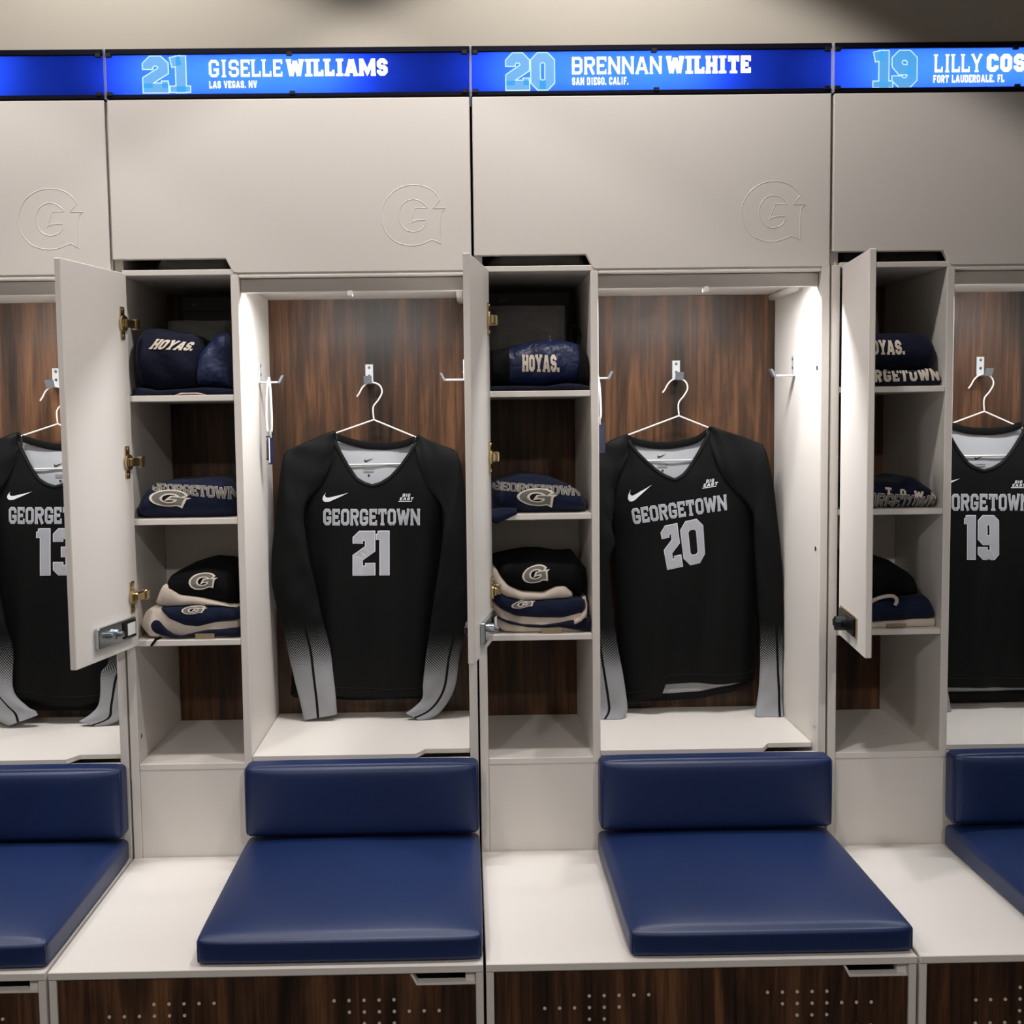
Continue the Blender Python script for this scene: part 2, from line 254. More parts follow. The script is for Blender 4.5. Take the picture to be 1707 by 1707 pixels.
def mk(name, verts, faces, mat, parent=None, smooth=False, uv=None, origin=None, label=None):
    """link one mesh; verts are world coordinates"""
    me = bpy.data.meshes.new(name)
    org = origin_of(parent) if parent else Vector(origin if origin is not None else (0, 0, 0))
    me.from_pydata([tuple(Vector(v) - org) for v in verts], [], faces)
    me.validate()
    bm = bmesh.new(); bm.from_mesh(me)
    if uv is None: bmesh.ops.recalc_face_normals(bm, faces=bm.faces[:])
    bm.to_mesh(me); bm.free()
    if uv is not None:
        l = me.uv_layers.new(name='UVMap')
        for lp in me.loops: l.data[lp.index].uv = uv[lp.vertex_index]
    if smooth:
        for p in me.polygons: p.use_smooth = True
    me.materials.append(mat)
    o = bpy.data.objects.new(name, me)
    COL.objects.link(o)
    if parent: o.parent = parent
    else: o.location = org
    if label: o['label'] = label
    return o

def box_vf(x0, x1, y0, y1, z0, z1, bev=0.0012):
    bm = bmesh.new()
    bmesh.ops.create_cube(bm, size=1)
    for v in bm.verts:
        v.co = Vector(((x0 + x1) / 2 + v.co.x * (x1 - x0), (y0 + y1) / 2 + v.co.y * (y1 - y0), (z0 + z1) / 2 + v.co.z * (z1 - z0)))
    if bev: bmesh.ops.bevel(bm, geom=bm.edges[:], offset=bev, segments=1, affect='EDGES', profile=0.5)
    bm.verts.index_update()
    r = ([v.co.copy() for v in bm.verts], [[v.index for v in f.verts] for f in bm.faces])
    bm.free()
    return r

def box(name, x0, x1, y0, y1, z0, z1, mat, parent=None, bev=0.0012, xf=None, **k):
    v, f = box_vf(x0, x1, y0, y1, z0, z1, bev)
    if xf: v = [xf(p) for p in v]
    return mk(name, v, f, mat, parent, **k)

def prism(name, pts, axis, a0, a1, mat, parent=None, bev=0.001, xf=None, **k):
    """extrude a 2-D polygon along an axis: axis 'y' pts are (x,z), 'z' pts are (x,y), 'x' pts are (y,z)"""
    bm = bmesh.new()
    def P3(p, a):
        return Vector((p[0], a, p[1])) if axis == 'y' else Vector((p[0], p[1], a)) if axis == 'z' else Vector((a, p[0], p[1]))
    b0 = [bm.verts.new(P3(p, a0)) for p in pts]
    b1 = [bm.verts.new(P3(p, a1)) for p in pts]
    bm.faces.new(b0); bm.faces.new(b1[::-1])
    n = len(pts)
    for i in range(n): bm.faces.new((b0[i], b1[i], b1[(i + 1) % n], b0[(i + 1) % n]))
    bmesh.ops.recalc_face_normals(bm, faces=bm.faces[:])
    if bev: bmesh.ops.bevel(bm, geom=bm.edges[:], offset=bev, segments=1, affect='EDGES', profile=0.5)
    bm.verts.index_update()
    v = [q.co.copy() for q in bm.verts]; f = [[q.index for q in fc.verts] for fc in bm.faces]
    bm.free()
    if xf: v = [xf(p) for p in v]
    return mk(name, v, f, mat, parent, **k)

def tube_vf(path, r, n=10, cap=True):
    path = [Vector(p) for p in path]
    V, F = [], []
    prev = None
    for i, p in enumerate(path):
        t = (path[min(i + 1, len(path) - 1)] - path[max(i - 1, 0)]).normalized()
        a = prev if prev is not None else (Vector((0, 0, 1)) if abs(t.z) < 0.9 else Vector((1, 0, 0)))
        a = (a - t * a.dot(t)).normalized(); prev = a
        b = t.cross(a)
        rr = r[i] if isinstance(r, (list, tuple)) else r
        for k in range(n):
            th = 2 * math.pi * k / n
            V.append(p + (a * math.cos(th) + b * math.sin(th)) * rr)
    for i in range(len(path) - 1):
        for k in range(n):
            k2 = (k + 1) % n
            F.append([i * n + k, i * n + k2, (i + 1) * n + k2, (i + 1) * n + k])
    if cap:
        F.append(list(range(n))[::-1]); F.append([(len(path) - 1) * n + k for k in range(n)])
    return V, F

def tube(name, path, r, mat, parent=None, n=10, **k):
    v, f = tube_vf(path, r, n)
    return mk(name, v, f, mat, parent, smooth=True, **k)

def join_vf(*parts):
    V, F = [], []
    for v, f in parts:
        o = len(V); V += list(v); F += [[i + o for i in q] for q in f]
    return V, F

def cyl_vf(c, axis, r, h, n=20):
    c = Vector(c); a = Vector(axis).normalized()
    return tube_vf([c, c + a * h], r, n)

def smoothcurve(pts, n):
    """Catmull-Rom through tuples of any length, n samples"""
    pts = [tuple(p) for p in pts]
    m = len(pts)
    out = []
    for i in range(n):
        t = i / (n - 1) * (m - 1)
        k = min(int(t), m - 2); u = t - k
        p0, p1, p2, p3 = pts[max(k - 1, 0)], pts[k], pts[k + 1], pts[min(k + 2, m - 1)]
        out.append(tuple(0.5 * (2 * b + (c - a) * u + (2 * a - 5 * b + 4 * c - d) * u * u + (3 * b - a - 3 * c + d) * u ** 3)
                         for a, b, c, d in zip(p0, p1, p2, p3)))
    return out

def lerp_curve(pts, x):
    if x <= pts[0][0]: return pts[0][1]
    for (x0, z0), (x1, z1) in zip(pts, pts[1:]):
        if x <= x1:
            u = (x - x0) / max(x1 - x0, 1e-9)
            return z0 + (z1 - z0) * u
    return pts[-1][1]

# ------------------------------------------------------------------ materials
def srgb(r, g, b):
    f = lambda c: (c / 255) / 12.92 if c / 255 <= 0.04045 else ((c / 255 + 0.055) / 1.055) ** 2.4
    return (f(r), f(g), f(b), 1)

def new_mat(name):
    m = bpy.data.materials.new(name); m.use_nodes = True
    nt = m.node_tree
    return m, nt, nt.nodes['Principled BSDF'], nt.nodes['Material Output']

def simple(name, col, rough=0.5, metal=0.0, spec=0.5, bump=None, sheen=0.0, coat=0.0, var=0.0, varscale=6.0):
    m, nt, b, out = new_mat(name)
    b.inputs['Base Color'].default_value = col
    b.inputs['Roughness'].default_value = rough
    b.inputs['Metallic'].default_value = metal
    b.inputs['Specular IOR Level'].default_value = spec
    b.inputs['Sheen Weight'].default_value = sheen
    b.inputs['Coat Weight'].default_value = coat
    tc = nt.nodes.new('ShaderNodeTexCoord')
    if var:
        n = nt.nodes.new('ShaderNodeTexNoise'); n.inputs['Scale'].default_value = varscale; n.inputs['Detail'].default_value = 4
        nt.links.new(tc.outputs['Object'], n.inputs['Vector'])
        mx = nt.nodes.new('ShaderNodeMix'); mx.data_type = 'RGBA'
        mx.inputs[6].default_value = tuple(c * (1 - var) for c in col[:3]) + (1,)
        mx.inputs[7].default_value = tuple(min(1, c * (1 + var)) for c in col[:3]) + (1,)
        nt.links.new(n.outputs['Fac'], mx.inputs[0]); nt.links.new(mx.outputs[2], b.inputs['Base Color'])
    if bump:
        sc, st, dist = bump
        n = nt.nodes.new('ShaderNodeTexNoise'); n.inputs['Scale'].default_value = sc; n.inputs['Detail'].default_value = 3
        nt.links.new(tc.outputs['Object'], n.inputs['Vector'])
        bp = nt.nodes.new('ShaderNodeBump'); bp.inputs['Strength'].default_value = st; bp.inputs['Distance'].default_value = dist
        nt.links.new(n.outputs['Fac'], bp.inputs['Height']); nt.links.new(bp.outputs['Normal'], b.inputs['Normal'])
    return m

def wood_mat(name, seed, c0, c1, c2, rough=0.38):
    m, nt, b, out = new_mat(name)
    tc = nt.nodes.new('ShaderNodeTexCoord')
    def noise(scale, vec, det, dist=0.0):
        mp = nt.nodes.new('ShaderNodeMapping'); mp.inputs['Scale'].default_value = vec; mp.inputs['Location'].default_value = (seed, seed * 1.7, seed * 0.6)
        nt.links.new(tc.outputs['Object'], mp.inputs['Vector'])
        n = nt.nodes.new('ShaderNodeTexNoise'); n.inputs['Scale'].default_value = scale; n.inputs['Detail'].default_value = det; n.inputs['Distortion'].default_value = dist
        nt.links.new(mp.outputs['Vector'], n.inputs['Vector'])
        return n.outputs['Fac']
    broad = noise(1.0, (9, 9, 1.1), 5, 1.6)
    fine = noise(1.0, (75, 75, 3.2), 5, 0.6)
    pore = noise(1.0, (420, 420, 14), 2)
    rp = nt.nodes.new('ShaderNodeValToRGB')
    el = rp.color_ramp.elements
    el[0].position = 0.36; el[0].color = c0
    el[1].position = 0.66; el[1].color = c2
    e = el.new(0.5); e.color = c1
    mx = nt.nodes.new('ShaderNodeMath'); mx.operation = 'MULTIPLY_ADD'; mx.inputs[1].default_value = 0.62
    f2 = nt.nodes.new('ShaderNodeMath'); f2.operation = 'MULTIPLY'; f2.inputs[1].default_value = 0.38
    nt.links.new(broad, mx.inputs[0]); nt.links.new(fine, f2.inputs[0]); nt.links.new(f2.outputs[0], mx.inputs[2])
    nt.links.new(mx.outputs[0], rp.inputs['Fac'])
    dk = nt.nodes.new('ShaderNodeMix'); dk.data_type = 'RGBA'; dk.blend_type = 'MULTIPLY'; dk.inputs[0].default_value = 0.55
    pr = nt.nodes.new('ShaderNodeValToRGB'); pr.color_ramp.elements[0].position = 0.33; pr.color_ramp.elements[0].color = (0.45, 0.42, 0.4, 1); pr.color_ramp.elements[1].position = 0.55
    nt.links.new(pore, pr.inputs['Fac'])
    nt.links.new(rp.outputs['Color'], dk.inputs[6]); nt.links.new(pr.outputs['Color'], dk.inputs[7])
    nt.links.new(dk.outputs[2], b.inputs['Base Color'])
    b.inputs['Roughness'].default_value = rough
    b.inputs['Specular IOR Level'].default_value = 0.35
    bp = nt.nodes.new('ShaderNodeBump'); bp.inputs['Strength'].default_value = 0.12; bp.inputs['Distance'].default_value = 0.0006
    nt.links.new(fine, bp.inputs['Height']); nt.links.new(bp.outputs['Normal'], b.inputs['Normal'])
    return m

def sleeve_mat(name, stripe_u):
    """black knit that turns to grey towards the cuff through a halftone of printed dots; UV in metres (around, from cuff)"""
    m, nt, b, out = new_mat(name)
    N = nt.nodes.new; L = nt.links.new
    uv = N('ShaderNodeUVMap'); uv.uv_map = 'UVMap'
    sp = N('ShaderNodeSeparateXYZ'); L(uv.outputs['UV'], sp.inputs[0])
    def math_(op, a, bb=None, clamp=False):
        n = N('ShaderNodeMath'); n.operation = op; n.use_clamp = clamp
        for i, v in enumerate((a, bb)):
            if v is None: continue
            if isinstance(v, (int, float)): n.inputs[i].default_value = v
            else: L(v, n.inputs[i])
        return n.outputs[0]
    u, v = sp.outputs[0], sp.outputs[1]
    s = 0.0042
    a1 = math_('DIVIDE', math_('ADD', u, v), s * 1.414)
    a2 = math_('DIVIDE', math_('SUBTRACT', u, v), s * 1.414)
    f1 = math_('SUBTRACT', math_('FRACT', a1), 0.5); f2 = math_('SUBTRACT', math_('FRACT', a2), 0.5)
    dist = math_('SQRT', math_('ADD', math_('MULTIPLY', f1, f1), math_('MULTIPLY', f2, f2)))
    mr = N('ShaderNodeMapRange'); mr.inputs['From Min'].default_value = 0.080; mr.inputs['From Max'].default_value = 0.245
    mr.inputs['To Min'].default_value = 0.74; mr.inputs['To Max'].default_value = 0.0
    L(v, mr.inputs['Value'])
    dot = math_('LESS_THAN', dist, mr.outputs[0])
    du = math_('ABSOLUTE', math_('SUBTRACT', u, stripe_u))
    nostripe = math_('GREATER_THAN', du, 0.0030)
    fac = math_('MULTIPLY', dot, nostripe)
    mx = N('ShaderNodeMix'); mx.data_type = 'RGBA'
    mx.inputs[6].default_value = BLACK; mx.inputs[7].default_value = srgb(142, 144, 148)
    L(fac, mx.inputs[0]); L(mx.outputs[2], b.inputs['Base Color'])
    b.inputs['Roughness'].default_value = 0.62; b.inputs['Specular IOR Level'].default_value = 0.16
    return m

BLACK = srgb(4, 4.5, 5)
M = {}
M['white'] = simple('white_laminate', srgb(226, 221, 215), 0.42, spec=0.35, bump=(260, 0.06, 0.0004), var=0.015, varscale=3)
M['edge'] = simple('white_edge_band', srgb(224, 219, 214), 0.4, spec=0.35)
M['wood'] = [wood_mat('walnut_laminate', 3.1 * i, srgb(27, 18, 12), srgb(72, 48, 32), srgb(122, 84, 55)) for i in range(4)]
M['vinyl'] = simple('navy_vinyl', srgb(17, 39, 85), 0.44, spec=0.5, bump=(420, 0.10, 0.0004), var=0.05, varscale=5)
M['seam'] = simple('vinyl_seam', srgb(14, 30, 70), 0.5)
M['black'] = simple('black_jersey_knit', BLACK, 0.6, spec=0.16, bump=(900, 0.08, 0.0003))
M['blackhem'] = simple('black_knit_hem', srgb(14, 14, 15), 0.75, spec=0.2)
M['lining'] = simple('pale_grey_lining', srgb(172, 174, 178), 0.7, spec=0.2)
M['print'] = simple('grey_print', srgb(160, 161, 168), 0.55, spec=0.3)
M['printedge'] = simple('light_print_edge', srgb(214, 215, 220), 0.55, spec=0.3)
M['inkdark'] = simple('dark_ink', srgb(40, 40, 44), 0.6)
M['navy'] = simple('navy_cotton', srgb(17, 26, 52), 0.8, spec=0.2, sheen=0.05, bump=(24, 0.8, 0.010))
M['navysatin'] = simple('navy_satin', srgb(20, 33, 70), 0.45, spec=0.4, bump=(20, 1.0, 0.016))
M['navydeep'] = simple('dark_navy_fleece', srgb(13, 19, 40), 0.8, spec=0.2, sheen=0.05, bump=(20, 0.8, 0.012))
M['blackcot'] = simple('black_cotton', srgb(11, 11, 13), 0.85, spec=0.15, bump=(20, 0.6, 0.010))
M['cream'] = simple('cream_trim', srgb(206, 194, 182), 0.75, spec=0.2, bump=(28, 0.5, 0.006))
M['letter'] = simple('cream_lettering', srgb(225, 215, 200), 0.7, spec=0.2)
M['greyapp'] = simple('grey_applique', srgb(120, 120, 116), 0.75, spec=0.2)
M['tan'] = simple('tan_tag', srgb(150, 132, 100), 0.6)
M['redsole'] = simple('red_brown_rubber', srgb(96, 40, 28), 0.6)
M['box'] = simple('black_cardboard', srgb(18, 18, 19), 0.5, spec=0.4)
M['boxprint'] = simple('faint_box_print', srgb(52, 52, 54), 0.4)
M['chrome'] = simple('zinc_plate', srgb(178, 186, 192), 0.22, metal=1.0, bump=(40, 0.1, 0.001))
M['nickel'] = simple('nickel_hinge', srgb(205, 186, 145), 0.22, metal=1.0)
M['darkmetal'] = simple('dark_lock_body', srgb(40, 40, 40), 0.35, metal=0.7)
M['sticker'] = simple('paper_sticker', srgb(225, 225, 222), 0.7)
M['wmetal'] = simple('white_metal_wire', srgb(232, 226, 222), 0.35, spec=0.5)
M['hookmetal'] = simple('brushed_hook', srgb(206, 208, 210), 0.35, metal=0.35)
M['hookend'] = simple('grey_hook_end', srgb(128, 134, 140), 0.4, metal=0.4)
M['strap'] = simple('white_strap', srgb(235, 235, 235), 0.6)
M['badge'] = simple('navy_badge', srgb(24, 27, 54), 0.4)
M['wall'] = simple('painted_wall', srgb(188, 182, 170), 0.8, spec=0.2, bump=(180, 0.05, 0.0005))
M['ceil'] = simple('ceiling_paint', srgb(228, 226, 222), 0.9, spec=0.1)
M['floor'] = simple('grey_carpet', srgb(78, 78, 82), 0.95, spec=0.1, bump=(500, 0.4, 0.003), var=0.2, varscale=60)
M['darkframe'] = simple('sign_frame_navy', srgb(4, 6, 28), 0.6, spec=0.15)
M['clip'] = simple('black_clip', srgb(8, 8, 14), 0.5)
M['peg'] = simple('pale_hole_lining', srgb(214, 206, 190), 0.6)

def acrylic(name, col, sharp=0.85):
    """back-lit translucent acrylic"""
    m, nt, b, out = new_mat(name)
    nt.nodes.remove(b)
    tr = nt.nodes.new('ShaderNodeBsdfTranslucent'); tr.inputs['Color'].default_value = col
    gl = nt.nodes.new('ShaderNodeBsdfGlossy'); gl.inputs['Roughness'].default_value = 0.15; gl.inputs['Color'].default_value = (1, 1, 1, 1)
    mx = nt.nodes.new('ShaderNodeMixShader'); mx.inputs[0].default_value = 0.03
    nt.links.new(tr.outputs[0], mx.inputs[1]); nt.links.new(gl.outputs[0], mx.inputs[2]); nt.links.new(mx.outputs[0], out.inputs['Surface'])
    return m
M['acblue'] = acrylic('blue_acrylic', (0.13, 0.28, 0.95, 1))
M['acwhite'] = acrylic('white_acrylic', (0.97, 0.98, 1.0, 1))

def plastic_bag():
    m, nt, b, out = new_mat('clear_plastic_film')
    b.inputs['Base Color'].default_value = (0.75, 0.75, 0.75, 1); b.inputs['Roughness'].default_value = 0.12
    b.inputs['Specular IOR Level'].default_value = 0.8
    tc = nt.nodes.new('ShaderNodeTexCoord')
    n = nt.nodes.new('ShaderNodeTexNoise'); n.inputs['Scale'].default_value = 22; n.inputs['Detail'].default_value = 3; n.inputs['Distortion'].default_value = 1.2
    nt.links.new(tc.outputs['Object'], n.inputs['Vector'])
    bp = nt.nodes.new('ShaderNodeBump'); bp.inputs['Strength'].default_value = 0.9; bp.inputs['Distance'].default_value = 0.012
    nt.links.new(n.outputs['Fac'], bp.inputs['Height']); nt.links.new(bp.outputs['Normal'], b.inputs['Normal'])
    t = nt.nodes.new('ShaderNodeBsdfTransparent'); t.inputs['Color'].default_value = (0.92, 0.92, 0.92, 1)
    mx = nt.nodes.new('ShaderNodeMixShader'); mx.inputs[0].default_value = 0.20
    nt.links.new(t.outputs[0], mx.inputs[1]); nt.links.new(b.outputs[0], mx.inputs[2]); nt.links.new(mx.outputs[0], out.inputs['Surface'])
    return m
M['film'] = plastic_bag()
M['greycloth'] = simple('grey_cloth_in_bag', srgb(62, 60, 57), 0.8)

def emit(name, col, s):
    m, nt, b, out = new_mat(name)
    b.inputs['Base Color'].default_value = (0.1, 0.1, 0.1, 1)
    b.inputs['Emission Color'].default_value = col; b.inputs['Emission Strength'].default_value = s
    return m
M['led'] = emit('led_diffuser', (0.95, 0.98, 1, 1), 6.0)
M['accyan'] = emit('lit_cyan_numeral', (0.07, 0.45, 1.0, 1), .80)
M['acpale'] = emit('lit_pale_outline', (0.55, 0.9, 1.0, 1), 1.0)
M['aclit'] = emit('lit_white_letter', (0.95, 0.97, 1.0, 1), 1.3)
M['lens'] = simple('frosted_lens', srgb(235, 233, 228), 0.4)

# ------------------------------------------------------------------ block lettering from strokes
def glyph(ch, a, serif=True):
    """centre-line strokes of a block capital of height 1; returns (width, strokes, serif strokes)"""
    W = {'I': .30 + 1.2 * a, 'M': .98, 'W': 1.02, '1': .46, ',': .22, '.': .20, ' ': .34, 'N': .74, 'A': .78, 'L': .58, 'E': .60, 'F': .58, 'V': .74, 'Y': .74, 'T': .66}
    w = W.get(ch, .66)
    L, R, B, T, Mi, c, C = a, w - a, a, 1 - a, .5, .115, w / 2
    k = c
    oc = [(L + k, B), (R - k, B), (R, B + k), (R, T - k), (R - k, T), (L + k, T), (L, T - k), (L, B + k), (L + k, B), (R - k, B)]
    S, F = [], []
    def ser(x, y, hw=None):
        if serif:
            yy = a * .55 if y == 0 else 1 - a * .55
            F.append([(x - (hw or a * 1.75), yy), (x + (hw or a * 1.75), yy)])
    if ch in 'O0': S = [oc]
    elif ch == 'G': S = [[(R, .66), (R, T - k), (R - k, T), (L + k, T), (L, T - k), (L, B + k), (L + k, B), (R - k, B), (R, B + k), (R, .43), (C - .02, .43)]]
    elif ch == 'C': S = [[(R, .64), (R, T - k), (R - k, T), (L + k, T), (L, T - k), (L, B + k), (L + k, B), (R - k, B), (R, B + k), (R, .36)]]
    elif ch == 'S': S = [[(R, .66), (R, T - k), (R - k, T), (L + k, T), (L, T - k), (L, Mi + k * .8), (L + k, Mi), (R - k, Mi), (R, Mi - k * .8), (R, B + k), (R - k, B), (L + k, B), (L, B + k), (L, .34)]]
    elif ch == 'E': S = [[(L, 0), (L, 1)], [(0, T), (w, T)], [(0, B), (w, B)], [(L, Mi), (w * .78, Mi)]]; F = [[(w - a * .6, T), (w - a * .6, T - .20)], [(w - a * .6, B), (w - a * .6, B + .20)]]
    elif ch == 'F': S = [[(L, 0), (L, 1)], [(0, T), (w, T)], [(L, Mi), (w * .78, Mi)]]; ser(L, 0)
    elif ch == 'L': S = [[(L, 0), (L, 1)], [(0, B), (w, B)]]; F = [[(w - a * .6, B), (w - a * .6, B + .24)]]; ser(L, 1)
    elif ch == 'I': S = [[(C, 0), (C, 1)]]; ser(C, 0); ser(C, 1)
    elif ch == 'T': S = [[(0, T), (w, T)], [(C, 0), (C, T)]]; F = [[(a * .6, T), (a * .6, T - .22)], [(w - a * .6, T), (w - a * .6, T - .22)]]; ser(C, 0)
    elif ch == 'H': S = [[(L, 0), (L, 1)], [(R, 0), (R, 1)], [(L, Mi), (R, Mi)]]; [ser(x, y, a * 1.3) for x in (L, R) for y in (0, 1)]
    elif ch == 'N': S = [[(L, 0), (L, 1)], [(R, 0), (R, 1)], [(L * .9, .96), (R * 1.02, .04)]]; ser(L, 0, a * 1.3); ser(R, 1, a * 1.3)
    elif ch == 'M': S = [[(L, 0), (L, 1)], [(R, 0), (R, 1)], [(L, .95), (C, .22), (R, .95)]]; ser(L, 0, a * 1.25); ser(R, 0, a * 1.25)
    elif ch == 'A': S = [[(a * .9, 0), (C - a * .25, .97)], [(w - a * .9, 0), (C + a * .25, .97)], [(w * .22, .3), (w * .78, .3)]]; ser(a, 0, a * 1.25); ser(w - a, 0, a * 1.25)
    elif ch == 'V': S = [[(a * .9, 1), (C, .03)], [(w - a * .9, 1), (C, .03)]]; ser(a, 1, a * 1.25); ser(w - a, 1, a * 1.25)
    elif ch == 'W': S = [[(a * .8, 1), (w * .28, .03)], [(w * .28, .03), (C, .9)], [(C, .9), (w * .72, .03)], [(w * .72, .03), (w - a * .8, 1)]]; ser(a, 1, a * 1.25); ser(w - a, 1, a * 1.25)
    elif ch == 'Y': S = [[(a * .9, 1), (C, .45)], [(w - a * .9, 1), (C, .45)], [(C, 0), (C, .52)]]; ser(C, 0); ser(a, 1, a * 1.3); ser(w - a, 1, a * 1.3)
    elif ch == 'R': S = [[(L, 0), (L, 1)], [(0, T), (R - k, T), (R, T - k), (R, Mi + k), (R - k, Mi), (L, Mi)], [(C, Mi), (R, 0)]]; ser(L, 0, a * 1.25)
    elif ch == 'B': S = [[(L, 0), (L, 1)], [(0, T), (R - k, T), (R, T - k), (R, Mi + k * .6), (R - k, Mi), (L, Mi)], [(R - k, Mi), (R, Mi - k * .6), (R, B + k), (R - k, B), (0, B)]]
    elif ch == 'D': S = [[(L, 0), (L, 1)], [(0, T), (R - k, T), (R, T - k), (R, B + k), (R - k, B), (0, B)]]
    elif ch == 'U': S = [[(L, 1), (L, B + k), (L + k, B), (R - k, B), (R, B + k), (R, 1)]]; ser(L, 1, a * 1.25); ser(R, 1, a * 1.25)
    elif ch in '01239' and not serif:
        w = .24 if ch == '1' else .48
        R, C, k = w - a, w / 2, .055
        if ch == '1': S = [[(w - a, 0), (w - a, 1)]]; F = [[(0, .935), (w - a, .935)], [(.022, .93), (.022, .82)]]
        elif ch == '0': S = [[(L + k, B), (R - k, B), (R, B + k), (R, T - k), (R - k, T), (L + k, T), (L, T - k), (L, B + k), (L + k, B), (R - k, B)]]
        elif ch == '2': S = [[(L, .735), (L, T - .08), (L + .08, T), (R, T)], [(R, 1), (R, .60), (L, .40), (L, 0)], [(0, B), (w, B)], [(R, B), (R, .26)]]
        elif ch == '3': S = [[(L, .735), (L, T - k), (L + k, T), (R - k, T), (R, T - k), (R, .57), (R - k, Mi), (C - .06, Mi)], [(R - k, Mi), (R, .43), (R, B + k), (R - k, B), (L + k, B), (L, B + k), (L, .265)]]
        elif ch == '9': S = [[(R, .44), (L + k, .44), (L, .44 + k), (L, T - k), (L + k, T), (R - k, T), (R, T - k), (R, B + k), (R - k, B), (L + k, B), (L, B + k), (L, .265)]]
    elif ch == '1': S = [[(w * .62, 0), (w * .62, 1)], [(w * .62, 1 - a * .9), (w * .08, 1 - a * 1.3)]]; F = [[(0, a * .7), (w + .06, a * .7)]]
    elif ch == '2': S = [[(L, .66), (L, T - k), (L + k, T), (R - k, T), (R, T - k), (R, .60), (L, .34), (L, B)], [(0, B), (w, B)]]; F = [[(w - a * .7, B), (w - a * .7, B + .18)]]
    elif ch == '3': S = [[(L, .68), (L, T - k), (L + k, T), (R - k, T), (R, T - k), (R, Mi + k * .6), (R - k, Mi), (C - .04, Mi)], [(R - k, Mi), (R, Mi - k * .6), (R, B + k), (R - k, B), (L + k, B), (L, B + k), (L, .32)]]
    elif ch == '9': S = [[(R, .5), (R - .02, Mi - .02), (L + k, Mi - .02), (L, Mi + k), (L, T - k), (L + k, T), (R - k, T), (R, T - k), (R, B + k), (R - k, B), (L + k, B), (L, B + k), (L, .30)]]
    elif ch in ',.': S = [[(C, 0), (C, 2 * a)]]
    return w, S, F

def strip(poly, t, step):
    """quads along a mitred polyline of half width t"""
    pts = [poly[0]]
    for p, q in zip(poly, poly[1:]):
        n = max(1, int(math.dist(p, q) / step))
        pts += [(p[0] + (q[0] - p[0]) * i / n, p[1] + (q[1] - p[1]) * i / n) for i in range(1, n + 1)]
    V, F = [], []
    for i, p in enumerate(pts):
        a = pts[max(i - 1, 0)]; b = pts[min(i + 1, len(pts) - 1)]
        d0 = Vector((p[0] - a[0], p[1] - a[1])); d1 = Vector((b[0] - p[0], b[1] - p[1]))
        if d0.length < 1e-9: d0 = d1
        if d1.length < 1e-9: d1 = d0
        d0 = d0.normalized(); d1 = d1.normalized()
        tn = (d0 + d1)
        tn = tn.normalized() if tn.length > 1e-6 else d0
        nn = Vector((-tn.y, tn.x))
        m = t / max(0.5, nn.dot(Vector((-d0.y, d0.x))))
        V += [(p[0] + nn.x * m, p[1] + nn.y * m), (p[0] - nn.x * m, p[1] - nn.y * m)]
    for i in range(len(pts) - 1): F.append([2 * i, 2 * i + 1, 2 * i + 3, 2 * i + 2])
    return V, F

def text_vf(s, a=.11, gap=.10, grow=0.0, serif=True, step=.12):
    """flat lettering in a unit box: returns verts (u,v in 0..1), faces, natural width"""
    parts, x = [], 0.0
    for ch in s:
        w, S, F = glyph(ch, a, serif)
        for st in S:
            st2 = st
            if grow:   # lengthen open ends for the outline
                st2 = list(st)
                for e in (0, -1):
                    p = Vector(st[e]); q = Vector(st[1] if e == 0 else st[-2])
                    d = (p - q).normalized() * grow
                    st2[e] = (p.x + d.x, p.y + d.y)
            v, f = strip(st2, a + grow, step); parts.append(([(p[0] + x, p[1]) for p in v], f))
        for st in F:
            st2 = st
            if grow:
                p, q = Vector(st[0]), Vector(st[1]); d = (p - q).normalized() * grow
                st2 = [tuple(p + d), tuple(q - d)]
            v, f = strip(st2, a * .6 + grow, step); parts.append(([(p[0] + x, p[1]) for p in v], f))
        x += w + gap
    tot = x - gap
    V, F = join_vf(*parts)
    return [(p[0] / tot, p[1]) for p in V], F, tot

def on_quad(q):
    """map unit (u right, v up) into a quad TL,TR,BR,BL of (x,z)"""
    TL, TR, BR, BL = q
    def f(u, v):
        b = (BL[0] + (BR[0] - BL[0]) * u, BL[1] + (BR[1] - BL[1]) * u)
        t = (TL[0] + (TR[0] - TL[0]) * u, TL[1] + (TR[1] - TL[1]) * u)
        return b[0] + (t[0] - b[0]) * v, b[1] + (t[1] - b[1]) * v
    return f

def bvh_of(o):
    me = o.data; org = origin_of(o)
    return BVHTree.FromPolygons([v.co + org for v in me.vertices], [list(p.vertices) for p in me.polygons])

def drape(name, V, F, qmap, tree, mat, parent, off, ydef):
    """press a flat decal against the front of a surface"""
    out = []
    miss = []
    for i, (u, v) in enumerate(V):
        x, z = qmap(u, v)
        hit, nrm, idx, d = tree.ray_cast(Vector((x, -1.5, z)), Vector((0, 1, 0)))
        if hit is None: out.append(None); miss.append(i)
        else:
            if nrm.y > 0: nrm = -nrm
            out.append(hit + Vector((nrm.x * .2, nrm.y, nrm.z)) * off)
    ms = set(miss)
    F = [f for f in F if not any(i in ms for i in f)]
    used = sorted({i for f in F for i in f}); ren = {j: i for i, j in enumerate(used)}
    if not F: return None
    return mk(name, [out[j] for j in used], [[ren[i] for i in f] for f in F], mat, parent)

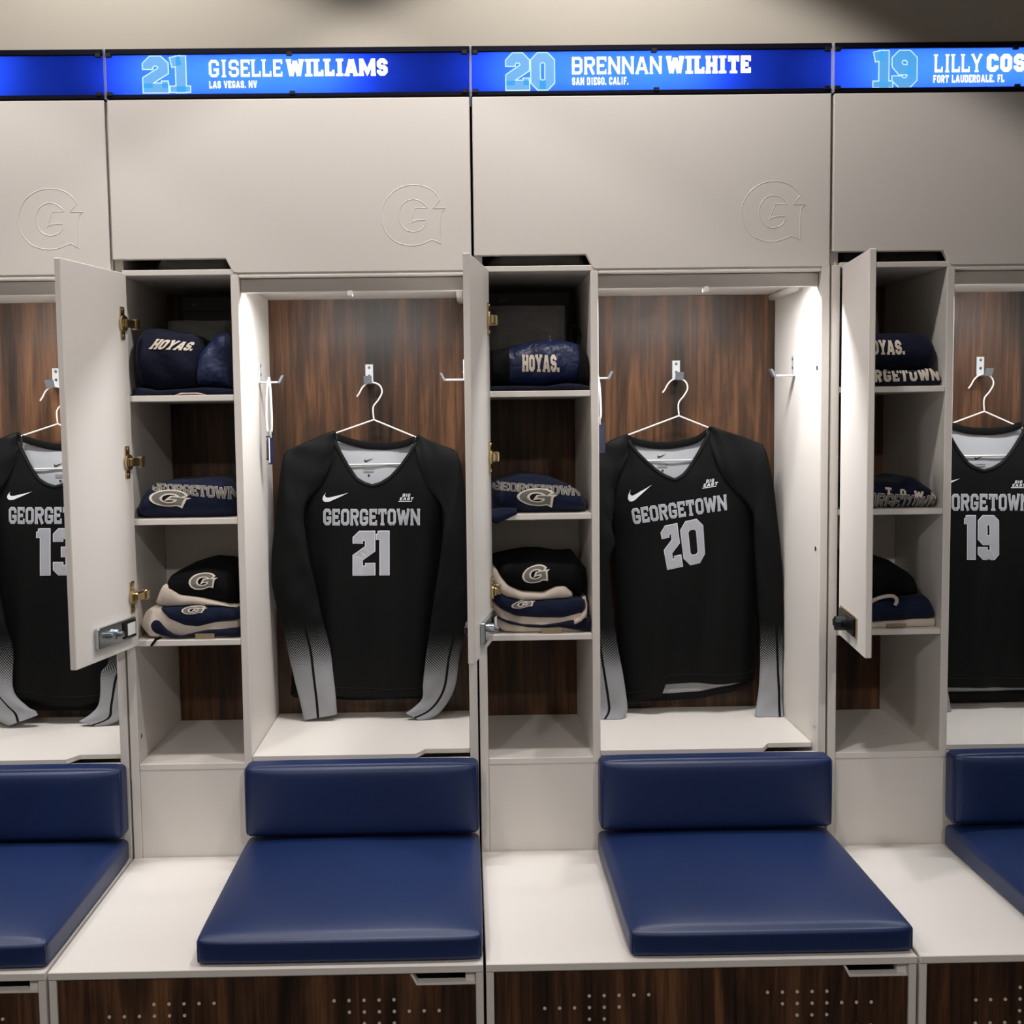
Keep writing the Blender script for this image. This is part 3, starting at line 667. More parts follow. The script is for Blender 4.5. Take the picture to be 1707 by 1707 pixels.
def poly_vf(outer, holes=(), sub=0):
    loops = [[Vector((x, y, 0)) for x, y in outer]] + [[Vector((x, y, 0)) for x, y in h] for h in holes]
    tris = geometry.tessellate_polygon(loops)
    pts = [p for l in loops for p in l]
    bm = bmesh.new()
    vs_ = [bm.verts.new(p) for p in pts]
    for t in tris:
        try: bm.faces.new([vs_[i] for i in t])
        except ValueError: pass
    for _ in range(sub): bmesh.ops.subdivide_edges(bm, edges=bm.edges[:], cuts=1, use_grid_fill=True)
    bmesh.ops.triangulate(bm, faces=bm.faces[:])
    bm.verts.index_update()
    r = [(v.co.x, v.co.y) for v in bm.verts], [[v.index for v in f.verts] for f in bm.faces]
    bm.free()
    return r

# the curved initial: outline traced in its own unit box (u right, v up)
def _n(p): return ((p[0] - 75) / 1320, (1515 - p[1]) / 1230)
G_OUT = [_n(p) for p in [(1285, 585), (1180, 440), (1050, 350), (900, 300), (750, 285), (560, 305), (380, 380), (220, 520), (115, 700), (75, 880), (90, 1060), (170, 1250), (330, 1420), (540, 1500), (740, 1515), (900, 1485), (1070, 1405), (1160, 1405), (1290, 1490), (1290, 860), (1395, 762), (1135, 762)]]
G_IN = [_n(p) for p in [(1020, 748), (960, 670), (840, 592), (710, 570), (570, 615), (480, 720), (440, 850), (440, 990), (500, 1120), (600, 1210), (740, 1240), (880, 1200), (975, 1100), (975, 995), (740, 1005), (655, 1065), (770, 752)]]
SWOOSH = [((x - 492) / 203, (1280 - y) / 75) for x, y in [(520, 1207), (512, 1226), (515, 1238), (528, 1246), (550, 1244), (600, 1232), (650, 1220), (695, 1207), (640, 1234), (590, 1257), (545, 1277), (520, 1280), (502, 1274), (493, 1258), (497, 1238)]]

# ------------------------------------------------------------------ the room
X0, X1, YF, YB = -3.2, 4.8, -4.6, 0.42
def struct(o): return tag(o, kind='structure')
struct(box('floor', X0, X1, YF, YB, -0.1, 0, M['floor'], bev=0))
struct(box('ceiling', X0, X1, YF, YB, CEIL, CEIL + 0.1, M['ceil'], bev=0))
struct(box('wall_back', X0, X1, YB, YB + 0.1, 0, CEIL, M['wall'], bev=0))
struct(box('wall_left', X0 - 0.1, X0, YF, YB, 0, CEIL, M['wall'], bev=0))
struct(box('wall_right', X1, X1 + 0.1, YF, YB, 0, CEIL, M['wall'], bev=0))
struct(box('wall_front', X0, X1, YF - 0.1, YF, 0, CEIL, M['wall'], bev=0))
struct(box('wall_bulkhead', X0, X1, 0.012, YB, 1.7295 + H, CEIL, M['wall'], bev=0))

for i, (lx, ly, watts, cone, colr) in enumerate(DOWNLIGHTS):
    where = ['close to the wall over the third locker', 'close to the wall over the second locker', 'close to the wall left of the lockers', 'out in the room on the left', 'out in the room on the right', 'above the right end of the locker row'][i]
    t = empty('recessed_downlight', (lx, ly, CEIL), 'round white recessed downlight in the ceiling ' + where, 'light', 'ceiling downlights')
    ring = []
    V, F = [], []
    n = 32
    for r_, z_ in ((0.078, 0.0), (0.078, -0.006), (0.058, -0.006), (0.054, 0.0)):
        for k in range(n): V.append((lx + r_ * math.cos(2 * math.pi * k / n), ly + r_ * math.sin(2 * math.pi * k / n), CEIL + z_))
    for j in range(3):
        for k in range(n): F.append([j * n + k, j * n + (k + 1) % n, (j + 1) * n + (k + 1) % n, (j + 1) * n + k])
    mk('trim_ring', V, F, M['wmetal'], t, smooth=True)
    V = [(lx + 0.054 * math.cos(2 * math.pi * k / n), ly + 0.054 * math.sin(2 * math.pi * k / n), CEIL - 0.001) for k in range(n)]
    mk('lens', V, [list(range(n))], M['lens'], t)
    lname = ['downlight_third_locker_offscreen', 'downlight_second_locker_offscreen', 'downlight_wall_end_offscreen', 'downlight_room_left_offscreen', 'downlight_room_right_offscreen'][i]
    ld = bpy.data.lights.new(lname, 'SPOT')
    ld.energy = watts; ld.color = colr; ld.spot_size = math.radians(cone); ld.spot_blend = 0.14; ld.shadow_soft_size = 0.06
    lo = bpy.data.objects.new(lname, ld); COL.objects.link(lo); lo.parent = t; lo.location = (0, 0, -0.02)

# ------------------------------------------------------------------ lockers
ORD = ['leftmost', 'with jersey twenty-one', 'with jersey twenty', 'with jersey nineteen']
DOOR_D = [(-.052, -.253), (-.052, -.253), (-.041, -.253), (-.029, -.253)]
DOOR_H = [(.033, -.012), (.033, -.012), (.033, -.012), (.034, -.012)]
LED_W = 4.2
SIGN_W = 24.0
NW = {0: 'thirteen', 1: 'twenty-one', 2: 'twenty', 3: 'nineteen'}
JN = {0: '13', 1: '21', 2: '20', 3: '19'}

def make_locker(i):
    ox = (i - 1) * P
    t = empty('locker', (ox, 0, 0), 'white open locker with dark walnut back where the jersey numbered %s hangs' % NW[i], 'locker', 'team lockers in a row')
    W = M['white']; wd = M['wood'][i]
    b = lambda n, x0, x1, y0, y1, z0, z1, m=W, par=t, **k: box(n, ox + x0, ox + x1, y0, y1, z0 + H, z1 + H, m, par, **k)
    # carcase
    b('side_panel', .0022, .0200, 0, .40, -.47, 1.2655)
    b('side_panel', .7420, .7598, 0, .40, -.47, 1.2655)
    b('upper_side_panel', .0022, .0200, .017, .40, 1.2660, 1.6235)
    b('upper_side_panel', .7420, .7598, .017, .40, 1.2660, 1.6235)
    b('top_panel', .0205, .7415, .017, .40, 1.6100, 1.6235)
    b('partition', .2490, .2655, 0, .379, .1950, 1.2595)
    b('back_panel', .0205, .7415, .380, .394, .19, 1.609, wd)
    b('shelf', .0205, .7415, .002, .379, 1.2600, 1.2720)            # floor of the upper compartment
    for zt in (1.008, .744, .481): b('shelf', .0205, .2485, .001, .379, zt - .0128, zt)
    b('cubby_floor', .0205, .2655, .0005, .379, .1945, .2085)
    b('cubby_back', .0205, .2485, .283, .292, .4815, .7305)
    b('kick_panel', .0205, .7415, .0015, .0160, -.47, .1940)
    # hanging bay: header, lamp rail, lift-up lid
    b('bay_ceiling', .2660, .7415, .036, .379, 1.2440, 1.2595)
    b('header', .2660, .7415, .020, .0355, 1.2240, 1.2530)
    b('top_rail', .2660, .7415, .0005, .0180, 1.2540, 1.2595)
    b('front_rail', .2660, .7415, .0005, .0180, .1950, .2085)
    b('bay_floor', .2660, .7415, .0185, .379, .1300, .1420)
    lid = [(.2665, .0030), (.6230, .0030), (.6430, .0400), (.7412, .0400), (.7412, .3785), (.2665, .3785)]
    prism('lid', [(ox + x, y) for x, y in lid], 'z', .2105 + H, .2220 + H, W, t)
    b('clip', .494, .504, .014, .034, 1.2150, 1.2260, M['wmetal'])
    v, f = tube_vf([(ox + .733, .378, 1.2365 + H), (ox + .733, .150, 1.2365 + H)], .0085, 14)
    mk('cable_cover', v, f, M['edge'], t, smooth=True)
    led = b('led_strip', .330, .677, .045, .053, 1.2385, 1.2440, M['led'], bev=0)
    ld = bpy.data.lights.new('led_light', 'AREA'); ld.shape = 'RECTANGLE'; ld.size = .34; ld.size_y = .008
    ld.energy = LED_W; ld.color = (.97, .985, 1.0)
    lo = bpy.data.objects.new('led_light', ld); COL.objects.link(lo); lo.parent = t
    lo.location = (.5035, .049, 1.2380 + H); lo.rotation_euler = (math.radians(-8), 0, 0)
    # upper door with finger notch and embossed initial
    z1, z0, zn = 1.6225, 1.2635, 1.2940
    dr = [(.003, z1), (.759, z1), (.759, z0), (.2600, z0), (.2545, z0 + .002), (.2400, zn), (.003, zn)]
    ud = prism('upper_door', [(ox + x, z + H) for x, z in dr], 'y', 0, .0155, W, t, bev=.0015)
    q = [(ox + .570, 1.4425 + H), (ox + .706, 1.4425 + H), (ox + .706, 1.3160 + H), (ox + .570, 1.3160 + H)]
    mp = on_quad(q)
    parts = []
    for loop in (G_OUT, G_IN):
        pts = [mp(u, v) for u, v in loop]
        pts = [(x, z) for x, z in smoothcurve_closed(pts)]
        parts.append(ridge(pts, .0019, .0008, 0.0))
    v, f = join_vf(*parts)
    mk('embossed_initial', v, f, W, ud)
    # side-hung door standing open
    hx, hy = DOOR_H[i]; d = Vector(DOOR_D[i]).normalized(); n = Vector((-d.y, d.x))
    def xf(p):   # p = (u from hinge, depth behind the inner face, z)
        return Vector((ox + hx + d.x * p[0] - n.x * p[1], hy + d.y * p[0] - n.y * p[1], p[2]))
    door = box('door', 0, .258, 0, .0135, .4730 + H, 1.2635 + H, W, t, bev=.0015, xf=xf)
    for zc in (1.158, .868, .582):
        hg = box('hinge', .018, .034, -.0035, 0, zc - .034 + H, zc + .034 + H, M['nickel'], door, bev=.001, xf=xf)
        parts = [cyl_vf((.024, -.0036, zc + H), (0, -1, 0), .0165, .003, 20)]
        parts += [box_vf(-.012, .026, -.013, -.0055, zc - .0085 + H, zc + .0085 + H, .002)]
        parts += [cyl_vf((.026, -.0036, zc + dz + H), (0, -1, 0), .0042, .0018, 10) for dz in (-.027, .027)]
        parts += [box_vf(-.026, -.010, -.016, -.003, zc - .011 + H, zc + .011 + H, .002)]
        v, f = join_vf(*parts)
        mk('hinge_arm', [xf(p) for p in v], f, M['nickel'], door)
    lk = box('lock_plate', .031, .187, -.011, 0, .4995 + H, .5415 + H, M['chrome'], door, bev=.0015, xf=xf)
    box('lock_body', .036, .090, -.0135, -.0112, .5030 + H, .5380 + H, M['darkmetal'], door, bev=.001, xf=xf)
    box('sticker', .041, .074, -.0142, -.0136, .5080 + H, .5330 + H, M['sticker'], door, bev=0, xf=xf)
    v, f = join_vf(cyl_vf((.120, -.0112, .520 + H), (0, -1, 0), .0105, .009, 20), cyl_vf((.150, -.0112, .522 + H), (0, -1, 0), .0065, .012, 16), cyl_vf((.120, -.020, .520 + H), (0, -1, 0), .006, .008, 16))
    mk('lock_barrel', [xf(p) for p in v], f, M['chrome'], door, smooth=False)
    box('lock_face', .030, .190, .0135, .0175, .4980 + H, .5420 + H, M['nickel'], door, bev=.0015, xf=xf)
    box('lock_keypad', .036, .184, .0176, .0215, .5020 + H, .5380 + H, M['darkmetal'], door, bev=.001, xf=xf)
    v, f = join_vf(cyl_vf((.105, .0215, .516 + H), (0, 1, 0), .015, .020, 20), box_vf(.085, .125, .030, .043, .508 + H, .524 + H, .002))
    mk('lock_knob', [xf(p) for p in v], f, M['clip'], door)
    # coat hooks
    def hook(cx, cy, dirv, cz=1.062):
        """flat plate screwed on, arm out along dirv with an upturned square end"""
        dx, dy = dirv
        side = (-dy, dx)
        def hf(p): return Vector((cx + dx * p[0] + side[0] * p[1], cy + dy * p[0] + side[1] * p[1], p[2] + H))
        pl = box('hook', 0, .004, -.0095, .0095, cz - .024, cz + .024, M['hookmetal'], t, bev=.0008, xf=lambda p: hf(p))
        v, f = join_vf(box_vf(.004, .046, -.0095, .0095, cz - .024, cz - .0195, .0008),)
        arm = mk('hook_arm', [hf(p) for p in v], f, M['hookmetal'], pl)
        prof = [(.043, cz - .024), (.049, cz - .024), (.058, cz - .006), (.053, cz - .006)]
        bm_v, bm_f = [], []
        for s in (-.0095, .0095):
            for a_, z_ in prof: bm_v.append((a_, s, z_))
        bm_f = [[0, 1, 2, 3], [7, 6, 5, 4], [0, 4, 5, 1], [1, 5, 6, 2], [2, 6, 7, 3], [3, 7, 4, 0]]
        mk('hook_end', [hf(p) for p in bm_v], bm_f, M['hookend'], pl)
        v, f = join_vf(*[cyl_vf((.004, 0, cz + dz), (1, 0, 0), .0035, .0012, 10) for dz in (.016, -.004)])
        mk('hook_screw', [hf(p) for p in v], f, M['chrome'], pl)
    hook(ox + [.508, .508, .498, .4870][i], .380, (0, -1))
    hook(ox + .2655, .222, (1, 0)); hook(ox + .7420, .205, (-1, 0))
    for (sx_, dr_, zz) in ((.7420, -1, 1.050), (.7420, -1, .657), (.7420, -1, .263), (.0200, 1, .265)):
        v, f = cyl_vf((ox + sx_, .024, zz + H), (dr_, 0, 0), .0055, .0012, 14)
        mk('cam_screw', v, f, M['chrome'], t)
    return t

def smoothcurve_closed(pts, lim=0.35):
    """round the arcs, keep the sharp corners"""
    n = len(pts); out = []
    for i in range(n):
        a, b_, c_ = Vector(pts[i - 1]), Vector(pts[i]), Vector(pts[(i + 1) % n])
        ang = (b_ - a).angle(c_ - b_) if (b_ - a).length > 1e-9 and (c_ - b_).length > 1e-9 else 0
        if ang < .9:
            out.append(tuple(b_ + (a - b_) * .22)); out.append(tuple(b_ + (c_ - b_) * .22))
        else: out.append(tuple(b_))
    return out

def ridge(pts, w, h, y):
    """closed raised bead of triangular section on a vertical face"""
    V, F = [], []
    n = len(pts)
    for i, p in enumerate(pts):
        a, c = Vector(pts[i - 1]), Vector(pts[(i + 1) % n])
        tn = (c - a).normalized(); nn = Vector((-tn.y, tn.x)) * w
        V += [(p[0] + nn.x, y + .0003, p[1] + nn.y), (p[0], y - h, p[1]), (p[0] - nn.x, y + .0003, p[1] - nn.y)]
    for i in range(n):
        j = (i + 1) % n
        F += [[3 * i, 3 * i + 1, 3 * j + 1, 3 * j], [3 * i + 1, 3 * i + 2, 3 * j + 2, 3 * j + 1]]
    return V, F

for i in range(4): make_locker(i)
# (lockers built above run from index 0 at the left)
# ------------------------------------------------------------------ name signs
def make_sign(i):
    ox = (i - 1) * P
    z0, z1 = 1.6250 + H, 1.7260 + H
    words = {0: 'with no name in sight above the jersey numbered thirteen', 1: 'reading twenty-one and a name above the second locker', 2: 'reading twenty and a name above the third locker', 3: 'reading nineteen and a name above the last locker'}[i]
    t = empty('name_sign', (ox, 0.05, z0), 'backlit blue locker name sign ' + words, 'sign', 'backlit name signs')
    b = lambda n, x0, x1, y0, y1, a, c, m, **k: box(n, ox + x0, ox + x1, y0, y1, a, c, m, t, **k)
    b('housing', .0025, .7595, .090, .098, z0, z1, M['edge'], bev=0)
    b('end_panel', -.0012, .0028, -.002, .090, z0, z1, M['acwhite'], bev=0)
    b('frame_rail', .0030, .7590, -.001, .090, z0, z0 + .0085, M['darkframe'])
    b('frame_rail', .0030, .7590, -.001, .090, z1 - .0120, z1, M['darkframe'])
    b('face', .0030, .7590, .0035, .0055, z0 + .0085, z1 - .0120, M['acblue'], bev=0)
    for (xx, top) in ((.010, 1), (.385, 1), (.750, 1), (.010, 0), (.390, 0), (.750, 0)):
        if top: b('clip', xx - .006, xx + .006, -.004, .003, z1 - .0175, z1 - .0085, M['clip'])
        else: b('clip', xx - .006, xx + .006, -.004, .003, z0 + .0050, z0 + .0130, M['clip'])
    b('led_bar', .05, .50, .071, .088, z0 + .045, z0 + .055, M['edge'])
    ld = bpy.data.lights.new('sign_light', 'AREA'); ld.shape = 'RECTANGLE'; ld.size = .44; ld.size_y = .02; ld.energy = SIGN_W; ld.color = (.93, .96, 1)
    lo = bpy.data.objects.new('sign_light', ld); COL.objects.link(lo); lo.parent = t
    lo.location = (.275, .070 - .05, .0505); lo.rotation_euler = (math.radians(90), 0, 0)
    if i == 0: return
    s = D['S'][i]
    def put(name, txt, x0, x1, za, zb, mat, a, y, gap=.10, grow=0.0, serif=True):
        V, F, w = text_vf(txt, a, gap, grow, serif, 9)
        mk(name, [(x0 + (x1 - x0) * u, y, za + (zb - za) * v) for u, v in V], F, mat, t)
    x0, x1, za, zb = s['nb']
    put('number_outline', s['num'], x0, x1, za, zb, M['acpale'], .125, .0032, .06, .030)
    put('number', s['num'], x0, x1, za, zb, M['accyan'], .125, .0030, .06, 0)
    za, zb = s['nz']
    put('first_name', s['a'][0], s['a'][1], s['a'][2], za, zb, M['aclit'], .085, .0030, .12)
    put('last_name', s['b'][0], s['b'][1], s['b'][2], za, zb, M['aclit'], .128, .0030, .09)
    za, zb = s['cz']
    put('hometown', s['c'][0], s['c'][1], s['c'][2], za, zb, M['aclit'], .115, .0030, .12, 0, False)

for i in range(4): make_sign(i)

# ------------------------------------------------------------------ benches and cushions
def make_bench(i):
    ox = (i - 1) * P
    t = empty('bench', (ox, -.27, 0), 'white bench with walnut drawer front below the jersey numbered %s' % NW[i], 'bench', 'benches in front of the lockers')
    b = lambda n, x0, x1, y0, y1, z0, z1, m=M['white'], **k: box(n, ox + x0, ox + x1, y0, y1, z0 + H, z1 + H, m, t, **k)
    b('bench_top', .0024, .7596, -.543, -.0005, -.0140, 0)
    b('side_panel', .0024, .0160, -.540, -.0005, -.470, -.0145)
    b('side_panel', .7460, .7596, -.540, -.0005, -.470, -.0145)
    b('toe_panel', .0165, .7455, -.49, -.475, -.470, -.39)
    zt, zn = -.0175, -.0385
    pr = [(.0165, zt), (.0165, -.38), (.7455, -.38), (.7455, zn), (.6420, zn), (.6310, zt)]
    df = prism('drawer_front', [(ox + x, z + H) for x, z in pr], 'y', -.536, -.520, M['wood'][i], t)
    # pale edge band along the top and round the finger notch
    eb = [(.0165, zt), (.6310, zt), (.6420, zn), (.7455, zn), (.7455, zn + .0045), (.6445, zn + .0045), (.6335, zt + .0040), (.0165, zt + .0030)]
    prism('edge_band', [(ox + x, z + H) for x, z in eb], 'y', -.5365, -.5195, M['edge'], df, bev=.0004)
    b('notch_post', .7280, .7455, -.530, -.512, -.036, -.0145)
    b('drawer_box', .06, .70, -.515, -.06, -.36, -.10, M['white'], bev=0)
    # drilled dots
    dots = []
    for r_ in range(12):
        z = -.0635 - .0213 * r_
        off = .0132 * (r_ % 2)
        for c_ in range(27):
            x = .039 + off * 2 - .0132 + .0262 * c_
            if 0.03 < x < .735: dots.append((r_, x, z))
    rng = {0: ((.170, .310), (.49, .625)), 1: ((.09, .255), (.51, .70)), 2: ((.165, .23), (.53, .62)), 3: ((.10, .24), (.54, .70)), 4: ((.05, .23), (.53, .66))}
    cyl = None
    for (r_, x, z) in dots:
        lo_, hi_ = rng.get(r_, ((.06, .22), (.55, .70)))
        if not (lo_[0] < x < lo_[1] or hi_[0] < x < hi_[1]): continue
        if cyl is None:
            v, f = tube_vf([(0, -.0012, 0), (0, .0020, 0)], .0030, 12)
            o = mk('drilled_dot', [Vector(p) + Vector((ox + x, -.536, z + H)) for p in v], f, M['peg'], df)
            me = o.data; base = (x, z); cyl = me
        else:
            o = bpy.data.objects.new('drilled_dot', cyl); COL.objects.link(o); o.parent = df
            o.location = (x - base[0], 0, z - base[1])
    return t
for i in range(4): make_bench(i)

def cushion(name, x0, x1, y0, y1, z0, z1, r, crown, faces, seams, **tags):
    """upholstered block: rounded box with crowned faces and corner seams"""
    n = 26
    bm = bmesh.new()
    bmesh.ops.create_cube(bm, size=2)
    bmesh.ops.subdivide_edges(bm, edges=bm.edges[:], cuts=n, use_grid_fill=True)
    c = Vector(((x0 + x1) / 2, (y0 + y1) / 2, (z0 + z1) / 2)); h = Vector(((x1 - x0) / 2, (y1 - y0) / 2, (z1 - z0) / 2))
    def place(p):
        e = []
        for a in range(3):
            s = math.copysign(1, p[a]); u = abs(p[a])
            # concentrate the grid at the rounded edge
            e.append(s * (1 - (1 - u) ** 1.35) * h[a])
        e = Vector(e)
        inner = Vector([max(-(h[a] - r), min(h[a] - r, e[a])) for a in range(3)])
        d = e - inner
        q = inner + (d.normalized() * r if d.length > 1e-9 else d)
        for a, amt in faces.items():
            o_ = [k for k in range(3) if k != a]
            f_ = (1 - abs(e[o_[0]] / h[o_[0]]) ** 7) * (1 - abs(e[o_[1]] / h[o_[1]]) ** 7)
            q[a] += math.copysign(amt * f_, e[a]) * abs(e[a] / h[a])
        w = (.0007 if h.y > .1 else 0.0) * math.sin(5 * q.x / h.x + 2) * math.sin(3 * q.y / h.y)
        q.z += w * max(0, q.z / h.z)
        if q.z < -h.z: q.z = -h.z
        return c + q
    for v in bm.verts: v.co = place(v.co)
    bm.verts.index_update()
    V = [v.co.copy() for v in bm.verts]; F = [[v.index for v in f.verts] for f in bm.faces]; bm.free()
    t = empty(name, (c.x, c.y, z0), **tags)
    mk('cover', V, F, M['vinyl'], t, smooth=True)
    k = r * .42
    for sx_ in (-1, 1):
        for (ya, za, yb, zb) in seams:
            X = c.x + sx_ * (h.x - k * .7)
            pa = Vector((X, c.y + ya * (h.y - k * .7), c.z + za * (h.z - r * .6))); pb = Vector((X, c.y + yb * (h.y - k * .7), c.z + zb * (h.z - r * .6)))
            tube('corner_seam', [pa, (pa + pb) / 2 , pb], .0014, M['seam'], t, n=6)
    return t

for i in range(4):
    ox = (i - 1) * P
    cushion('seat_cushion', ox + .257, ox + .7585, -.529, -.012, H + .0005, H + .0490, .010, 0, {2: .012, 1: .005, 0: .002}, ((-1, -1, -1, 1),),
            label='flat navy vinyl seat cushion below the jersey numbered %s' % NW[i], cat='cushion', group='seat cushions on the bench')
    cushion('back_cushion', ox + .259, ox + .7580, -.060, -.0085, H + .0625, H + .2150, .010, 0, {2: .003, 1: .009, 0: .0015}, ((-1, -1, -1, 1),),
            label='upright navy vinyl back cushion below the jersey numbered %s' % NW[i], cat='cushion', group='back cushions against the lockers')

# ------------------------------------------------------------------ hangers
HANG = {  # apex x, apex z, left x/z, right x/z on the shoulders, hook shift
    0: (-.2415, .951, -.333, .924, -.150, .912), 1: (.5200, .951, .430, .923, .620, .910),
    2: (1.2600, .951, 1.135, .908, 1.330, .924), 3: (2.0060, .952, 1.922, .924, 2.091, .916)}
def make_hanger(i):
    ax, az, lx, lz, rx, rz = HANG[i]
    y = .338
    az += H; lz += H; rz += H
    t = empty('clothes_hanger', (ax, y, az - .12), 'slim white wire hanger holding the jersey numbered %s' % NW[i], 'hanger', 'wire hangers')
    ext = .055
    dl = ((lx - ax), (lz - az)); dr = ((rx - ax), (rz - az))
    kl = 1 + .045 / math.hypot(*dl); kr = 1 + .045 / math.hypot(*dr)
    L = (ax + dl[0] * kl, az + dl[1] * kl - .003); R_ = (ax + dr[0] * kr, az + dr[1] * kr - .003)
    zb = az - .108
    path = [(ax, y, az), (L[0], y, L[1])]
    for k in range(1, 6):
        th = k / 6 * math.pi
        path.append((L[0] - .016 * math.sin(th), y, L[1] + (zb - L[1]) * (1 - math.cos(th)) / 2))
    path.append((L[0] + .004, y, zb)); path.append((R_[0] - .004, y, zb))
    for k in range(1, 6):
        th = math.pi - k / 6 * math.pi
        path.append((R_[0] + .016 * math.sin(th), y, R_[1] + (zb - R_[1]) * (1 - math.cos(th)) / 2))
    path += [(R_[0], y, R_[1]), (ax, y, az)]
    tube('frame', path, .0019, M['wmetal'], t, n=8)
    hk = smoothcurve([(ax, y, az), (ax - .001, y, az + .030), (ax + .012, y, az + .048), (ax + .021, y, az + .066), (ax + .016, y, az + .082), (ax + .001, y, az + .0895), (ax - .014, y, az + .088), (ax - .026, y, az + .078), (ax - .034, y, az + .064), (ax - .040, y, az + .056)], 40)
    tube('hook_wire', hk, .0019, M['wmetal'], t, n=8)
for i in range(4): make_hanger(i)

# ------------------------------------------------------------------ jerseys
STRIPE = {'sl': .043, 'sr': .030}
M['sleeve_l'] = sleeve_mat('halftone_sleeve', .046)
M['sleeve_r'] = sleeve_mat('halftone_sleeve', .026)

def fold(x, z, s, i):
    return .0035 * math.sin(38 * x + 1.7 * i + 2.5 * math.sin(4 * z)) * s + .002 * math.sin(85 * x - 6 * z + i) * s

def make_jersey(i):
    key = 'J' + JN[i]; d = D[key]; dec = D['D'][key]
    body = d['body']; cx = (body[0][0] + body[0][2]) / 2
    zlow = min(z for u, z in d['backhem'])
    t = empty('jersey', (cx, .315, zlow), 'black long-sleeved jersey with grey halftone cuffs numbered %s' % NW[i], 'jersey', 'team jerseys on hangers')
    rows = sorted([(r[1], r[0], r[2]) for r in body])        # z, xl, xr from hem up
    nL = sorted([(z, x) for x, z in d['neckL']]); nR = sorted([(z, x) for x, z in d['neckR']])
    vz, vx = d['neckL'][-1][1], d['neckL'][-1][0]
    topL, topR = d['neckL'][0][1], d['neckR'][0][1]
    xl = lambda z: lerp_curve([(a, b_) for a, b_, c_ in rows], z)
    xr = lambda z: lerp_curve([(a, c_) for a, b_, c_ in rows], z)
    n = 16
    V, F = [], []
    def yfront(x, z, u):
        e = abs(2 * u - 1)
        s = min(1, max(0, (vz + .04 - z) / .30))
        lift = .012 * min(1, max(0, (z - vz) / .12))
        edge = .010 + .016 * min(1, max(0, (vz - .03 - z) / .10))
        return .300 + edge * e ** 3.5 + fold(x, z, .35 + .85 * s, i) + lift * .9
    NR = 46
    grid = []
    for j in range(NR + 1):
        f_ = j / NR
        row = []
        for k in range(2 * n + 1):
            u = k / (2 * n)
            zh = lerp_curve(d['hem'], u)
            z = zh + (vz - zh) * f_
            X = xl(z) + (xr(z) - xl(z)) * u if f_ < .9 else 0
            # the middle column drifts to the point of the V
            a, b_ = xl(z), xr(z); mid = (a + b_) / 2 * (1 - f_) + vx * f_
            X = a + (mid - a) * (u * 2) if u <= .5 else mid + (b_ - mid) * (u * 2 - 1)
            row.append(len(V)); V.append((X, yfront(X, z, u), z))
        grid.append(row)
    for j in range(NR):
        for k in range(2 * n):
            F.append([grid[j][k], grid[j][k + 1], grid[j + 1][k + 1], grid[j + 1][k]])
    hem_path = [Vector(V[grid[2][k]]) + Vector((0, -.0016, 0)) for k in range(2 * n + 1)]
    # two shoulder flaps beside the V
    NU = 22
    for side in (0, 1):
        prev = grid[-1][:n + 1] if side == 0 else grid[-1][n:]
        neck = nL if side == 0 else nR
        ztop = topL if side == 0 else topR
        for j in range(1, NU + 1):
            z = vz + (ztop - vz) * j / NU
            xi = lerp_curve(neck, z)
            row = []
            for k in range(n + 1):
                q = k / n
                if side == 0:
                    a = min(xl(z), xi - .002); X = a + (xi - a) * q; u = q / 2
                else:
                    b_ = max(xr(z), xi + .002); X = xi + (b_ - xi) * q; u = .5 + q / 2
                row.append(len(V)); V.append((X, yfront(X, z, u), z))
            for k in range(n): F.append([prev[k], prev[k + 1], row[k + 1], row[k]])
            prev = row
    bo = mk('body', V, F, M['black'], t, smooth=True)
    sm = bo.modifiers.new('thickness', 'SOLIDIFY'); sm.thickness = .0012; sm.offset = 1
    tree = bvh_of(bo)
    tube('hem_seam', hem_path, .0011, M['blackhem'], t, n=6)
    # back half: pale inside, black outside, hem and collar band
    def sheet(name, mat, y, zlo, zhi, nr=26, nc=24, inset=.004):
        V, F = [], []
        for j in range(nr + 1):
            for k in range(nc + 1):
                u = k / nc
                za = zlo(u); zb_ = zhi(u)
                z = za + (zb_ - za) * j / nr
                X = xl(min(z, topL)) + inset + (xr(min(z, topL)) - xl(min(z, topL)) - 2 * inset) * u
                e = abs(2 * u - 1)
                V.append((X, y - .004 * e ** 3 + fold(X, z, .4, i + 2), z))
        for j in range(nr):
            for k in range(nc): F.append([j * (nc + 1) + k, j * (nc + 1) + k + 1, (j + 1) * (nc + 1) + k + 1, (j + 1) * (nc + 1) + k])
        return mk(name, V, F, mat, t, smooth=True)
    bh = lambda u: lerp_curve(d['backhem'], u)
    col = sorted(d['collar'])
    def ctop(u):
        z_ = vz + .06
        X = xl(topL) + (xr(topR) - xl(topL)) * u
        return lerp_curve(col, X)
    ln = sheet('lining', M['lining'], .3440, lambda u: bh(u) + .006, lambda u: ctop(u) - .004)
    sheet('back', M['black'], .3480, bh, lambda u: ctop(u) - .002)
    sheet('back_hem', M['blackhem'], .3425, lambda u: bh(u), lambda u: bh(u) + [.026, .045, .018, .022][i], nr=2)
    # collar: back band and V band
    cb = smoothcurve(d['collar'], 30)
    V, F = [], []
    for k, (x, z) in enumerate(cb):
        u = k / 29; e = abs(2 * u - 1)
        yy = .3395 - .016 * e ** 2
        V += [(x, yy, z + .001), (x, yy - .0012, z - .008), (x, yy + .0008, z - .0165)]
    for k in range(29): F += [[3 * k, 3 * k + 1, 3 * k + 4, 3 * k + 3], [3 * k + 1, 3 * k + 2, 3 * k + 5, 3 * k + 4]]
    mk('collar_band', V, F, M['black'], t, smooth=True)
    path = smoothcurve(d['neckL'], 24) + smoothcurve(d['neckR'], 24)[::-1][1:]
    V, F = [], []
